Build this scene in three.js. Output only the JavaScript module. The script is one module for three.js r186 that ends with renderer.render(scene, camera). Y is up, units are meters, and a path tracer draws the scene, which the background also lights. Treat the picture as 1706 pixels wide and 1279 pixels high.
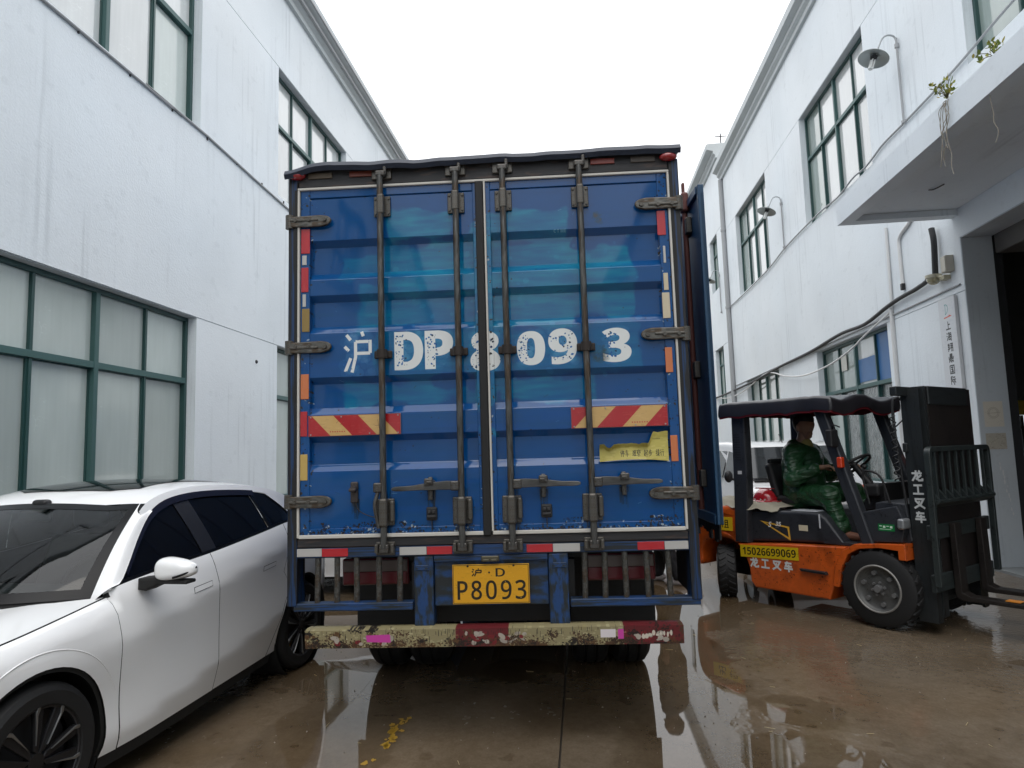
import * as THREE from 'three';
import { mergeGeometries, mergeVertices, toCreasedNormals } from 'three/addons/utils/BufferGeometryUtils.js';
import { RoundedBoxGeometry } from 'three/addons/geometries/RoundedBoxGeometry.js';
import { MarchingCubes } from 'three/addons/objects/MarchingCubes.js';

// ---------------------------------------------------------------- camera, sky, sun, exposure
const scene = new THREE.Scene();
const camera = new THREE.PerspectiveCamera(59.895, 1706 / 1279, 0.05, 2000);
camera.position.set(0, 1.6, 0);
camera.up.set(0.03995964, 0.99433071, 0.09853765);
camera.lookAt(-0.09903318, 1.6 + 0.10207204, -0.9898352);
{
  // overcast sky: even cloud, brighter overhead (the usual overcast law), a little cool
  const W = 256, H = 128, d = new Float32Array(W * H * 4);
  for (let y = 0; y < H; y++) for (let x = 0; x < W; x++) {
    const e = ((y + 0.5) / H - 0.5) * Math.PI, s = Math.sin(e);
    const a = (x / W) * Math.PI * 2;
    const cloud = 1 + 0.02 * Math.sin(a * 3 + 4 * s) + 0.02 * Math.sin(a * 7 - 9 * s);
    const L = (s > 0 ? (1 + 2 * s) / 3 * cloud : 0.12) * 1.8;
    const i = (y * W + x) * 4;
    d[i] = L * 0.975; d[i + 1] = L * 0.99; d[i + 2] = L * 1.02; d[i + 3] = 1;
  }
  const t = new THREE.DataTexture(d, W, H, THREE.RGBAFormat, THREE.FloatType);
  t.mapping = THREE.EquirectangularReflectionMapping; t.magFilter = THREE.LinearFilter; t.minFilter = THREE.LinearFilter; t.needsUpdate = true;
  scene.background = t; scene.environment = t;
}
const sun = new THREE.DirectionalLight(0xfff6ea, 0.5);
sun.position.set(4, 30, 12); sun.castShadow = true; sun.shadow.radius = 70;
sun.shadow.mapSize.set(2048, 2048);
Object.assign(sun.shadow.camera, { left: -25, right: 25, top: 25, bottom: -25, near: 1, far: 90 });
scene.add(sun); scene.add(sun.target); sun.target.position.set(0, 0, -6);
const renderer = new THREE.WebGLRenderer({ antialias: true });
renderer.toneMapping = THREE.LinearToneMapping;
renderer.toneMappingExposure = 1.43;
renderer.shadowMap.enabled = true;

// ---------------------------------------------------------------- helpers
let seed = 7;
const rnd = () => { seed |= 0; seed = seed + 0x6D2B79F5 | 0; let t = Math.imul(seed ^ seed >>> 15, 1 | seed); t = t + Math.imul(t ^ t >>> 7, 61 | t) ^ t; return ((t ^ t >>> 14) >>> 0) / 4294967296; };
const rr = (a, b) => a + (b - a) * rnd();
const hash = (x, y, s) => { let h = Math.imul(x, 374761393) ^ Math.imul(y, 668265263) ^ Math.imul(s + 11, 1274126177); h = Math.imul(h ^ h >>> 13, 1274126177); h ^= h >>> 16; return (h >>> 0) / 4294967296; };
const sm = (a, b, x) => { const t = Math.min(1, Math.max(0, (x - a) / (b - a))); return t * t * (3 - 2 * t); };
const lerp = (a, b, t) => a + (b - a) * t;
const clamp = (x, a, b) => Math.min(b, Math.max(a, x));
function vn(x, y, px, py, s) {
  const xi = Math.floor(x), yi = Math.floor(y), fx = x - xi, fy = y - yi, u = fx * fx * (3 - 2 * fx), v = fy * fy * (3 - 2 * fy);
  const m = (n, p) => ((n % p) + p) % p, x0 = m(xi, px), x1 = m(xi + 1, px), y0 = m(yi, py), y1 = m(yi + 1, py);
  return lerp(lerp(hash(x0, y0, s), hash(x1, y0, s), u), lerp(hash(x0, y1, s), hash(x1, y1, s), u), v);
}
function fbm(x, y, px, py, oct, s) { let a = 0.5, t = 0, n = 0; for (let o = 0; o < oct; o++) { t += a * vn(x, y, px, py, s + o); n += a; a *= 0.5; x *= 2; y *= 2; px *= 2; py *= 2; } return t / n; }
function dataTex(w, h, fn, srgb) {
  const d = new Uint8Array(w * h * 4);
  for (let y = 0; y < h; y++) for (let x = 0; x < w; x++) { const c = fn(x / w, y / h), i = (y * w + x) * 4; for (let k = 0; k < 3; k++) d[i + k] = clamp(Math.round((c.length ? c[k] : c) * 255), 0, 255); d[i + 3] = 255; }
  const t = new THREE.DataTexture(d, w, h); t.magFilter = THREE.LinearFilter; t.minFilter = THREE.LinearFilter; t.wrapS = t.wrapT = THREE.RepeatWrapping; if (srgb) t.colorSpace = THREE.SRGBColorSpace; t.needsUpdate = true; return t;
}
function canvasTex(w, h, draw) {
  const c = document.createElement('canvas'); c.width = w; c.height = h; const g = c.getContext('2d'); draw(g, w, h);
  const t = new THREE.CanvasTexture(c); t.colorSpace = THREE.SRGBColorSpace; return t;
}
const rep = (t, x, y) => { const c = t.clone(); c.wrapS = c.wrapT = THREE.RepeatWrapping; c.repeat.set(x, y); c.needsUpdate = true; return c; };
const L = (r, g, b) => new THREE.Color().setRGB(r, g, b);
const mat = (c, rough = 0.6, o = {}) => new THREE.MeshPhysicalMaterial({ color: c.isColor ? c : new THREE.Color(c), roughness: rough, ...o });
const V = (x, y, z) => new THREE.Vector3(x, y, z);
const names = {};
const numbered = (n) => { const k = names[n] = (names[n] ?? -1) + 1; return k ? n + '_' + String(k).padStart(3, '0') : n; };
function clean(g) { const h = g.index ? g.toNonIndexed() : g; for (const k of Object.keys(h.attributes)) if (!['position', 'normal', 'uv'].includes(k)) h.deleteAttribute(k); if (!h.attributes.uv) h.setAttribute('uv', new THREE.BufferAttribute(new Float32Array(h.attributes.position.count * 2), 2)); h.clearGroups(); return h; }
const join = (gs) => mergeGeometries(gs.map(clean));
function part(name, geo, m, parent) { const o = new THREE.Mesh(Array.isArray(geo) ? join(geo) : geo, m); o.name = name; o.castShadow = o.receiveShadow = true; parent.add(o); return o; }
function thing(name, label, category, pos = [0, 0, 0], turn = 0, group) { const o = new THREE.Group(); o.name = numbered(name); o.position.set(...pos); o.rotation.y = turn; o.userData = { label, category }; if (group) o.userData.group = group; scene.add(o); return o; }
function single(name, geo, m, label, category, group) { const o = part(numbered(name), geo, m, scene); o.userData = { label, category }; if (group) o.userData.group = group; return o; }
function struct(name, geo, m) { const o = part(numbered(name), geo, m, scene); o.userData = { kind: 'structure' }; return o; }
function sub(name, parent, pos = [0, 0, 0], turn = 0) { const o = new THREE.Group(); o.name = name; o.position.set(...pos); o.rotation.y = turn; parent.add(o); return o; }
const bx = (w, h, d, x = 0, y = 0, z = 0) => new THREE.BoxGeometry(w, h, d).translate(x, y, z);
const rb = (w, h, d, x = 0, y = 0, z = 0, r = 0.006, s = 2) => new RoundedBoxGeometry(w, h, d, s, Math.min(r, w / 2.01, h / 2.01, d / 2.01)).translate(x, y, z);
// box by limits
const bl = (x0, x1, y0, y1, z0, z1, r = 0) => r ? rb(x1 - x0, y1 - y0, z1 - z0, (x0 + x1) / 2, (y0 + y1) / 2, (z0 + z1) / 2, r) : bx(x1 - x0, y1 - y0, z1 - z0, (x0 + x1) / 2, (y0 + y1) / 2, (z0 + z1) / 2);
function cyl(a, b, r0, r1 = r0, n = 14, open = false) { const d = b.clone().sub(a), g = new THREE.CylinderGeometry(r1, r0, d.length(), n, 1, open); g.applyQuaternion(new THREE.Quaternion().setFromUnitVectors(V(0, 1, 0), d.clone().normalize())); return g.translate((a.x + b.x) / 2, (a.y + b.y) / 2, (a.z + b.z) / 2); }
function tube(pts, r, n = 8, seg = 6, tension = 0.5) { const c = new THREE.CatmullRomCurve3(pts.map((p) => p.isVector3 ? p : V(...p)), false, 'catmullrom', tension); return new THREE.TubeGeometry(c, Math.max(2, (pts.length - 1) * seg), r, n, false); }
// a bar of rectangular section from a to b; up hints the direction of its height h
function bar(a, b, w, h, up = V(0, 1, 0), r = 0) { const d = b.clone().sub(a), len = d.length(); d.normalize(); const s = new THREE.Vector3().crossVectors(up, d).normalize(), u = new THREE.Vector3().crossVectors(d, s); const g = r ? rb(w, h, len, 0, 0, 0, r) : bx(w, h, len); g.applyMatrix4(new THREE.Matrix4().makeBasis(s, u, d)); return g.translate((a.x + b.x) / 2, (a.y + b.y) / 2, (a.z + b.z) / 2); }
function shapeOf(pts) { const s = new THREE.Shape(); pts.forEach((p, i) => i ? s.lineTo(p[0], p[1]) : s.moveTo(p[0], p[1])); s.closePath(); return s; }
// extrude a side profile; bevelled. z runs from z0 to z1
function ext(pts, z0, z1, bevel = 0, seg = 2) { const d = z1 - z0 - 2 * bevel; const g = new THREE.ExtrudeGeometry(pts instanceof THREE.Shape ? pts : shapeOf(pts), { depth: d, bevelEnabled: bevel > 0, bevelSize: bevel, bevelThickness: bevel, bevelOffset: -bevel, bevelSegments: seg, curveSegments: 12 }); return g.translate(0, 0, z0 + bevel); }
function spline(pts, n, closed = false) { const c = new THREE.CatmullRomCurve3(pts.map((p) => V(p[0], p[1], 0)), closed, 'centripetal'); return c.getPoints(n).slice(0, closed ? -1 : undefined).map((p) => [p.x, p.y]); }
function crease(g, a = 0.6) { return toCreasedNormals(g, a); }
const plane = (w, h, x, y, z) => new THREE.PlaneGeometry(w, h).translate(x, y, z);
// lettering by strokes for the characters that no font here has
const G = {
  '沪': '12,10 26,22|6,36 20,46|8,92 26,62|62,4 68,14|42,26 90,26 90,52|42,52 90,52|42,26 42,60 30,94',
  '上': '50,8 50,90|50,42 84,42|8,90 94,90',
  '海': '10,12 24,24|6,40 20,50|8,92 26,62|48,6 36,28|42,18 92,18|46,34 40,82 88,82|46,34 88,34 84,94 74,92|30,56 96,56|62,38 66,50|60,60 64,74',
  '翔': '14,10 20,22|38,8 30,22|8,28 46,28|10,46 44,46|6,66 48,66|28,28 28,64 14,94|54,14 74,14 74,90 66,86|56,30 64,42|52,62 66,52|78,14 96,14 96,90 88,86|80,30 88,42|76,62 90,52',
  '鼎': '32,6 70,6 70,44 32,44 32,6|32,18 70,18|32,31 70,31|12,30 12,56 44,56|44,50 44,94|18,74 40,74|18,56 14,94|60,48 60,94|60,54 88,54 88,30|60,74 84,74 84,94',
  '国': '12,10 88,10 88,92 12,92 12,10|28,28 72,28|32,50 68,50|26,76 74,76|50,28 50,76|60,58 68,68',
  '际': '14,10 14,94|14,10 36,10 26,34 38,54 22,62|48,18 88,18|42,40 96,40|68,40 68,92 58,88|54,54 44,78|80,54 92,78',
  '龙': '10,30 90,30|44,6 40,50 12,94|54,30 54,78 62,90 90,88 92,72|84,44 40,82|64,8 76,20',
  '工': '16,16 84,16|50,16 50,86|8,86 92,86',
  '叉': '16,16 84,16 60,60 10,92|20,26 50,62 92,92|44,34 56,44',
  '车': '18,18 82,18|44,4 24,46 84,46|8,68 92,68|54,30 54,98',
  '出': '50,6 50,92|22,18 22,46 78,46|78,18 78,46|12,58 12,92 88,92|88,58 88,92',
  '租': '36,6 10,16|6,34 46,34|26,14 26,94|26,40 8,66|28,44 44,60|56,12 56,90|56,12 86,12 86,90|56,36 86,36|56,60 86,60|46,90 96,90',
  '停': '24,6 6,46|18,32 18,94|60,4 64,14|34,18 96,18|46,28 84,28 84,42 46,42 46,28|34,60 34,50 96,50 94,60|44,66 88,66|66,66 66,92 56,88',
  '观': '8,20 40,20 10,88|12,40 44,86|52,12 52,58|52,12 88,12 88,58|70,26 66,62 46,92|74,62 74,86 94,86 94,74',
  '察': '50,2 54,10|10,24 10,14 92,14 88,24|36,20 12,50|22,30 44,30 20,58|58,26 84,26 92,54|60,34 76,52|36,52 66,52|20,64 80,64|50,64 50,94 40,90|30,74 18,88|68,74 82,88',
  '起': '12,20 44,20|28,6 28,38|6,38 50,38|28,38 28,84|28,58 46,58|16,56 10,90|14,80 40,92 96,92|54,14 90,14 90,40 58,40 58,70 94,70 94,58',
  '步': '50,4 50,44|50,22 78,22|26,20 26,44|8,44 92,44|50,50 50,72|30,54 14,72|84,52 60,80 16,96',
  '缓': '28,6 12,34 30,34 8,66 34,60|8,90 38,78|90,6 46,14|54,20 58,30|70,18 72,28|88,16 82,30|44,38 94,38|42,52 96,52|62,38 54,70 40,94|56,64 86,64 60,94|60,72 94,94',
  '行': '34,6 10,26|36,30 8,54|24,46 24,96|50,16 92,16|44,40 98,40|76,40 76,92 62,88',
};
function glyph(g, ch, x, y, w, h, lw, color, cap = 'butt') {
  g.save(); g.strokeStyle = color; g.lineWidth = lw; g.lineCap = cap; g.lineJoin = 'miter';
  for (const s of G[ch].split('|')) { g.beginPath(); s.split(' ').forEach((p, i) => { const [a, b] = p.split(',').map(Number); const X = x + a / 100 * w, Y = y + b / 100 * h; i ? g.lineTo(X, Y) : g.moveTo(X, Y); }); g.stroke(); }
  g.restore();
}

// ---------------------------------------------------------------- shared materials
const wallMap = dataTex(1024, 1024, (u, v) => {
  const patch = fbm(u * 5, v * 5, 5, 5, 4, 3), streak = fbm(u * 90, v * 4, 90, 4, 3, 21), mask = fbm(u * 6, v * 3, 6, 3, 3, 31), grain = hash(Math.floor(u * 1024), Math.floor(v * 1024), 5);
  let k = 0.90 + 0.06 * (patch - 0.5) - 0.07 * sm(0.55, 0.9, streak) * sm(0.42, 0.75, mask) + 0.03 * (grain - 0.5);
  const spot = fbm(u * 40, v * 40, 40, 40, 2, 77); k -= 0.02 * sm(0.72, 0.85, spot);
  const cool = 0.012 + 0.012 * fbm(u * 3, v * 3, 3, 3, 2, 9);
  return [k - cool * 1.2, k + 0.003, k + cool];
}, true);
const wallBump = dataTex(1024, 1024, (u, v) => 0.5 * fbm(u * 120, v * 120, 120, 120, 3, 8) + 0.5 * fbm(u * 12, v * 12, 12, 12, 3, 18));
const M = {
  wall: mat(0xffffff, 0.75, { map: rep(wallMap, 1 / 5.3, 1 / 5.3), bumpMap: rep(wallBump, 1 / 2.1, 1 / 2.1), bumpScale: 0.003 }),
  trim: mat(L(0.62, 0.63, 0.62), 0.6, { map: rep(wallMap, 1 / 3, 1 / 3) }),
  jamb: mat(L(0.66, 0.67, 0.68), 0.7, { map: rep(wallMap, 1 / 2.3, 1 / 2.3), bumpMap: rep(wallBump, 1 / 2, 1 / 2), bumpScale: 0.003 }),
  green: mat(L(0.022, 0.068, 0.064), 0.4),
  greenPale: mat(L(0.045, 0.11, 0.105), 0.45),
  black: mat(L(0.012, 0.012, 0.013), 0.5),
  rubber: mat(L(0.009, 0.009, 0.0095), 0.7),
  darkSteel: mat(L(0.03, 0.03, 0.032), 0.55, { metalness: 0.2 }),
  greyPipe: mat(L(0.35, 0.36, 0.37), 0.5),
  whitePlastic: mat(L(0.68, 0.68, 0.67), 0.4),
  cable: mat(L(0.02, 0.021, 0.023), 0.55),
  galv: mat(L(0.38, 0.4, 0.41), 0.42, { metalness: 0.6 }),
  chrome: mat(L(0.7, 0.71, 0.72), 0.18, { metalness: 1 }),
};

// ---------------------------------------------------------------- ground: wet concrete slabs
const blobs = [[0.45, -3.3, 0.42, 1.1], [0.95, -3.6, 0.45, 0.6], [0.62, -5.2, 0.5, 1.6], [1.25, -4.35, 0.3, 0.3], [0.9, -7.6, 0.6, 1.6], [1.7, -7.5, 1.5, 0.6], [-1.5, -3.9, 0.42, 1.0], [-1.75, -5.3, 0.5, 0.9], [-2.1, -7.5, 0.7, 1.6], [0.3, -9.5, 1.5, 1.2], [2.6, -8.2, 1.3, 0.7], [3.4, -5.2, 0.5, 0.25], [-0.6, -6.5, 1.0, 1.6], [2.3, -2.6, 0.4, 0.5]];
const pud = (x, z) => {
  let m = -1; for (const [a, b, c, d] of blobs) m = Math.max(m, 1 - ((x - a) / c) ** 2 - ((z - b) / d) ** 2);
  return m + 1.5 * (fbm(x * 2.2 + 40, z * 2.2 + 80, 512, 512, 5, 61) - 0.5) + 0.25 * (fbm(x * 18 + 40, z * 18 + 90, 4096, 4096, 3, 65) - 0.5);
};
const GX0 = -6, GX1 = 6, GZ0 = -20, GZ1 = 2;
const gw = (u, v) => [lerp(GX0, GX1, u), lerp(GZ0, GZ1, v)];
const GN = { c: [1536, 2048] };
const pudGrid = (() => { const [w, h] = GN.c, a = new Float32Array(w * h); for (let j = 0; j < h; j++) for (let i = 0; i < w; i++) { const [x, z] = gw(i / w, j / h); a[j * w + i] = pud(x, z); } return a; })();
const pg = (u, v) => pudGrid[Math.floor(v * GN.c[1] + 1e-6) * GN.c[0] + Math.floor(u * GN.c[0] + 1e-6)];
const groundMap = dataTex(...GN.c, (u, v) => {
  const [x, z] = gw(u, v), X = x + 60, Z = z + 60;
  const big = fbm(X * 0.7, Z * 0.7, 999, 999, 4, 1), mid = fbm(X * 3, Z * 3, 999, 999, 4, 2), fine = fbm(X * 26, Z * 26, 9999, 9999, 3, 3), gr = hash(Math.floor(u * 1536), Math.floor(v * 2048), 4);
  let k = 0.335 + 0.10 * (big - 0.5) + 0.085 * (mid - 0.5) + 0.05 * (fine - 0.5) + 0.035 * (gr - 0.5);
  const stain = sm(0.6, 0.75, fbm(X * 1.6 + 9, Z * 1.1 + 4, 999, 999, 4, 15)); k *= 1 - 0.15 * stain;
  const speck = sm(0.78, 0.84, fbm(X * 9, Z * 9, 999, 999, 2, 33)); k *= 1 - 0.13 * speck;
  const p = sm(-0.1, 0.15, pg(u, v)); k *= 1 - 0.12 * p;
  const warm = 0.048 + 0.034 * fbm(X * 0.9 + 7, Z * 0.9, 999, 999, 3, 41);
  return [k + warm, k + warm * 0.15, k - warm * 0.9];
}, true);
const groundRough = dataTex(...GN.c, (u, v) => {
  const [x, z] = gw(u, v), X = x + 60, Z = z + 60, p = pg(u, v), f = fbm(X * 1.4, Z * 1.4, 999, 999, 4, 51), g2 = fbm(X * 20, Z * 20, 9999, 9999, 3, 55);
  const wet = 0.15 + 0.26 * (f - 0.4) + 0.16 * (g2 - 0.5);
  return clamp(lerp(clamp(wet, 0.085, 0.45), 0.025, sm(-0.03, 0.05, p)), 0, 1);
});
const groundBump = dataTex(...GN.c, (u, v) => {
  const [x, z] = gw(u, v), X = x + 60, Z = z + 60, p = sm(-0.04, 0.06, pg(u, v));
  const rough = 0.55 * fbm(X * 5, Z * 5, 999, 999, 3, 71) + 0.45 * fbm(X * 34, Z * 34, 9999, 9999, 3, 75);
  const still = 0.5 + 0.05 * fbm(X * 2.2, Z * 7, 999, 999, 2, 79);
  return lerp(rough, still, p);
});
for (const t of [groundMap, groundRough, groundBump]) t.wrapS = t.wrapT = THREE.MirroredRepeatWrapping;
M.slab = mat(0xffffff, 1, { map: groundMap, roughnessMap: groundRough, bumpMap: groundBump, bumpScale: 0.004, metalness: 0 });
M.soil = mat(L(0.05, 0.045, 0.038), 0.55);
{
  const g = new THREE.PlaneGeometry(1600, 1600).rotateX(-Math.PI / 2).translate(0, -0.022, 0);
  const ground = struct('ground', g, mat(L(0.075, 0.065, 0.055), 0.3));
  const xs = [-14.5, -4.93, -0.175, 4.93, 5.0], zs = [4, -1.2, -9.6, -17.2, -24.8, -32.4, -40];
  for (let i = 0; i < 3; i++) for (let j = 0; j < zs.length - 1; j++) {
    const x0 = xs[i] + 0.006, x1 = xs[i + 1] - 0.006, z1 = zs[j] - 0.006, z0 = zs[j + 1] + 0.006;
    const s = bl(x0, x1, -0.03, 0, z0, z1), p = s.attributes.position, uv = s.attributes.uv;
    for (let k = 0; k < p.count; k++) uv.setXY(k, (p.getX(k) - GX0) / (GX1 - GX0), (p.getZ(k) - GZ0) / (GZ1 - GZ0));
    part('concrete_slab', s, M.slab, ground);
  }
  // worn yellow line paint left on the slabs
  const flake = (cx, cz, rx, rz, n) => { const pts = []; for (let k = 0; k < n; k++) { const a = k / n * Math.PI * 2, r = rr(0.45, 1.1); pts.push([cx + Math.cos(a) * rx * r, -(cz + Math.sin(a) * rz * r)]); } return new THREE.ShapeGeometry(shapeOf(pts)).rotateX(-Math.PI / 2).translate(0, 0.003, 0); };
  const fl = []; for (let z = -3.4; z > -9; z -= 0.05) { const here = fbm(z * 1.7 + 50, 3, 999, 999, 3, 91); if ((z > -3.62 && z < -3.52) || (z < -3.78 && z > -4.16) || (z < -4.25 && z > -4.5 && here > 0.5)) for (let k = 0; k < (z > -4.16 && z < -3.75 ? 3 : 1); k++) fl.push(flake(-1.15 + rr(-0.045, 0.045), z + rr(-0.03, 0.03), rr(0.008, 0.024), rr(0.012, 0.045), 11)); }
  struct('painted_line', fl, mat(L(0.42, 0.25, 0.03), 0.4));
}

{ // grit and a few straws washed over the slabs
  const g = new THREE.InstancedMesh(new THREE.IcosahedronGeometry(1, 0), mat(L(0.16, 0.14, 0.12), 0.6), 900), m = new THREE.Matrix4(), q = new THREE.Quaternion(), c = new THREE.Color();
  for (let i = 0; i < 900; i++) { const z = -2.6 - rnd() ** 1.5 * 7, x = rr(-3.2, 4.6), r = rr(0.0015, 0.005); q.setFromEuler(new THREE.Euler(rr(0, 6), rr(0, 6), rr(0, 6))); m.compose(V(x, r * 0.4, z), q, V(r * rr(0.8, 1.8), r * rr(0.5, 1), r)); g.setMatrixAt(i, m); const k = rr(0.3, 1.6); g.setColorAt(i, c.setRGB(k, k * 0.95, k * 0.88)); }
  g.name = 'grit'; g.userData = { kind: 'stuff', label: 'fine grit scattered over the wet concrete', category: 'grit' }; g.castShadow = g.receiveShadow = true; scene.add(g);
  const st = []; for (let i = 0; i < 26; i++) { const x = rr(-2.2, 3.4), z = rr(-6.5, -3.4), a = rr(0, 6.28), l = rr(0.02, 0.06); st.push(cyl(V(x, 0.004, z), V(x + Math.cos(a) * l, 0.005, z + Math.sin(a) * l), 0.0018, 0.0014, 5)); }
  const s = part('straw', st, mat(L(0.38, 0.3, 0.16), 0.7), scene); s.userData = { kind: 'stuff', label: 'loose bits of straw lying on the wet concrete', category: 'litter' };
}

// ---------------------------------------------------------------- the two factory buildings
function metreUV(g) { g = clean(g); const p = g.attributes.position, n = g.attributes.normal, uv = g.attributes.uv; for (let i = 0; i < p.count; i++) { const a = Math.abs(n.getX(i)), b = Math.abs(n.getY(i)), c = Math.abs(n.getZ(i)); if (a >= b && a >= c) uv.setXY(i, p.getZ(i), p.getY(i)); else if (b >= c) uv.setXY(i, p.getX(i), p.getZ(i)); else uv.setXY(i, p.getX(i), p.getY(i)); } return g; }
const TH = 0.36, GAP = 0.012;
// band of wall between heights ya and yb from za to zb (za < zb); openings [z0, z1, y0, y1]
function wallBand(side, za, zb, ya, yb, open) {
  const x0 = side > 0 ? 5 : -5 - TH, x1 = x0 + TH, gs = [], cut = open.filter((o) => o[2] < yb - 1e-3 && o[3] > ya + 1e-3 && o[0] < zb && o[1] > za);
  const zs = [...new Set([za, zb, ...cut.flatMap((o) => [o[0], o[1]])])].sort((a, b) => a - b);
  for (let i = 0; i + 1 < zs.length; i++) { const m = (zs[i] + zs[i + 1]) / 2, here = cut.filter((o) => o[0] < m && o[1] > m).sort((a, b) => a[2] - b[2]); let y = ya; for (const o of here) { if (o[2] > y + 1e-3) gs.push(bl(x0, x1, y, o[2], zs[i], zs[i + 1])); y = Math.max(y, o[3]); } if (y < yb - 1e-3) gs.push(bl(x0, x1, y, yb, zs[i], zs[i + 1])); }
  return metreUV(join(gs));
}
const film = dataTex(256, 512, (u, v) => { const a = fbm(u * 4, v * 3, 4, 3, 3, 101), s = fbm(u * 40, v * 4, 40, 4, 2, 105), c = fbm(u * 6 + 3, v * 20, 6, 20, 3, 108); let k = 0.92 + 0.08 * (a - 0.5) + 0.03 * (s - 0.5); k += 0.06 * sm(0.49, 0.5, c) * (1 - sm(0.5, 0.51, c)) * sm(0.5, 0.62, a); return [k * 0.985, k, k * 0.99]; }, true);
const creased = dataTex(512, 512, (u, v) => { const a = fbm(u * 7, v * 5, 7, 5, 5, 121), b = fbm(u * 12 + a * 3, v * 8 + a * 2, 12, 8, 3, 125); return Math.abs(a - 0.5) * 1.2 + Math.abs(b - 0.5) * 0.9; });
const paneMats = {
  grey: [0.52, 0.60, 0.66].map((k) => mat(L(k * 0.97, k * 1.05, k * 1.02), 0.14, { map: film, clearcoat: 0.6, clearcoatRoughness: 0.05 })),
  pale: [0.68, 0.73, 0.76].map((k) => mat(L(k, k * 1.01, k * 1.02), 0.12, { map: film, clearcoat: 1, clearcoatRoughness: 0.03 })),
  greenish: [0.34, 0.4].map((k) => mat(L(k * 0.9, k * 1.06, k * 1.0), 0.1, { map: film, clearcoat: 1, clearcoatRoughness: 0.03 })),
  blue: [mat(L(0.05, 0.17, 0.42), 0.35, { map: film })],
  crinkle: [mat(L(0.12, 0.14, 0.14), 0.16, { map: film, bumpMap: creased, bumpScale: 0.02, clearcoat: 1, clearcoatRoughness: 0.1 })],
};
let paneCount = 0;
function makeWindow(parent, side, z0, z1, y0, y1, o) {
  const w = z1 - z0, h = y1 - y0, f = sub('window', parent, [5 * side, y0, (z0 + z1) / 2], side > 0 ? -Math.PI / 2 : Math.PI / 2);
  const R = -0.16, F = o.thin ?? 0.055, n = o.cols ?? 4, ty = o.transom - y0;
  const fr = (g, m = M.green) => part('frame_bar', g, m, f), X = (i) => -w / 2 + w * i / n;
  fr(bl(-w / 2, w / 2, h - F, h, R - 0.04, R + 0.04, 0.004)); fr(bl(-w / 2, w / 2, 0, F, R - 0.04, R + 0.04, 0.004));
  fr(bl(-w / 2, -w / 2 + F, F, h - F, R - 0.04, R + 0.04, 0.004)); fr(bl(w / 2 - F, w / 2, F, h - F, R - 0.04, R + 0.04, 0.004));
  for (let i = 1; i < n; i++) { const c = i === n / 2 ? F * 0.62 : F * 0.36; part('mullion', bl(X(i) - c, X(i) + c, F, h - F, R - 0.037, R + (i === n / 2 ? 0.052 : 0.032), 0.004), i === n / 2 ? M.greenPale : M.green, f); }
  part('transom', bl(-w / 2 + F, w / 2 - F, ty - 0.035, ty + 0.035, R - 0.03, R + 0.047, 0.004), M.greenPale, f);
  for (let i = 0; i < n; i++) for (let k = 0; k < 2; k++) {
    const kind = o.panes[k][i % o.panes[k].length], ms = paneMats[kind], m = ms[paneCount++ % ms.length];
    const xa = X(i) + 0.012, xb = X(i + 1) - 0.012, ya = k ? F * 0.5 : ty + 0.02, yb = k ? ty - 0.02 : h - F * 0.5, slide = k && i % 2 ? -0.018 : 0;
    const g = bl(xa, xb, ya, yb, R - 0.012 + slide, R - 0.006 + slide), p = g.attributes.position, uv = g.attributes.uv;
    for (let q = 0; q < p.count; q++) uv.setXY(q, p.getX(q) / 1.2 + i * 0.37, p.getY(q) / 2.1 + k * 0.43);
    part('pane', g, m, f);
    if (k) { const s = 0.028, zz = R + 0.006 + slide; part('sash', [bl(xa, xb, yb - s, yb, zz - 0.012, zz + 0.012), bl(xa, xa + s, ya, yb - s, zz - 0.012, zz + 0.012), bl(xb - s, xb, ya, yb - s, zz - 0.012, zz + 0.012)], M.green, f); }
  }
  if (o.sill) part('sill', bl(-w / 2 + 0.003, w / 2 - 0.003, -0.02, 0.012, R + 0.04, 0.02, 0.005), M.trim, f);
  return f;
}
function cornice(b, side, za, zb, y, out) { // stepped eaves with a gutter, running along the wall
  const s = side, p = (x, yy) => [5 * s - s * x, yy];
  const prof = [p(0.0, y), p(0.07, y), p(0.07, y + 0.1), p(0.14, y + 0.16), p(0.14, y + 0.24), p(out, y + 0.3), p(out, y + 0.48), p(out - 0.06, y + 0.5), p(-0.3, y + 0.5), p(-0.3, y)];
  part('cornice', metreUV(ext(s > 0 ? prof : prof.slice().reverse(), za, zb)), M.trim, b);
}
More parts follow.
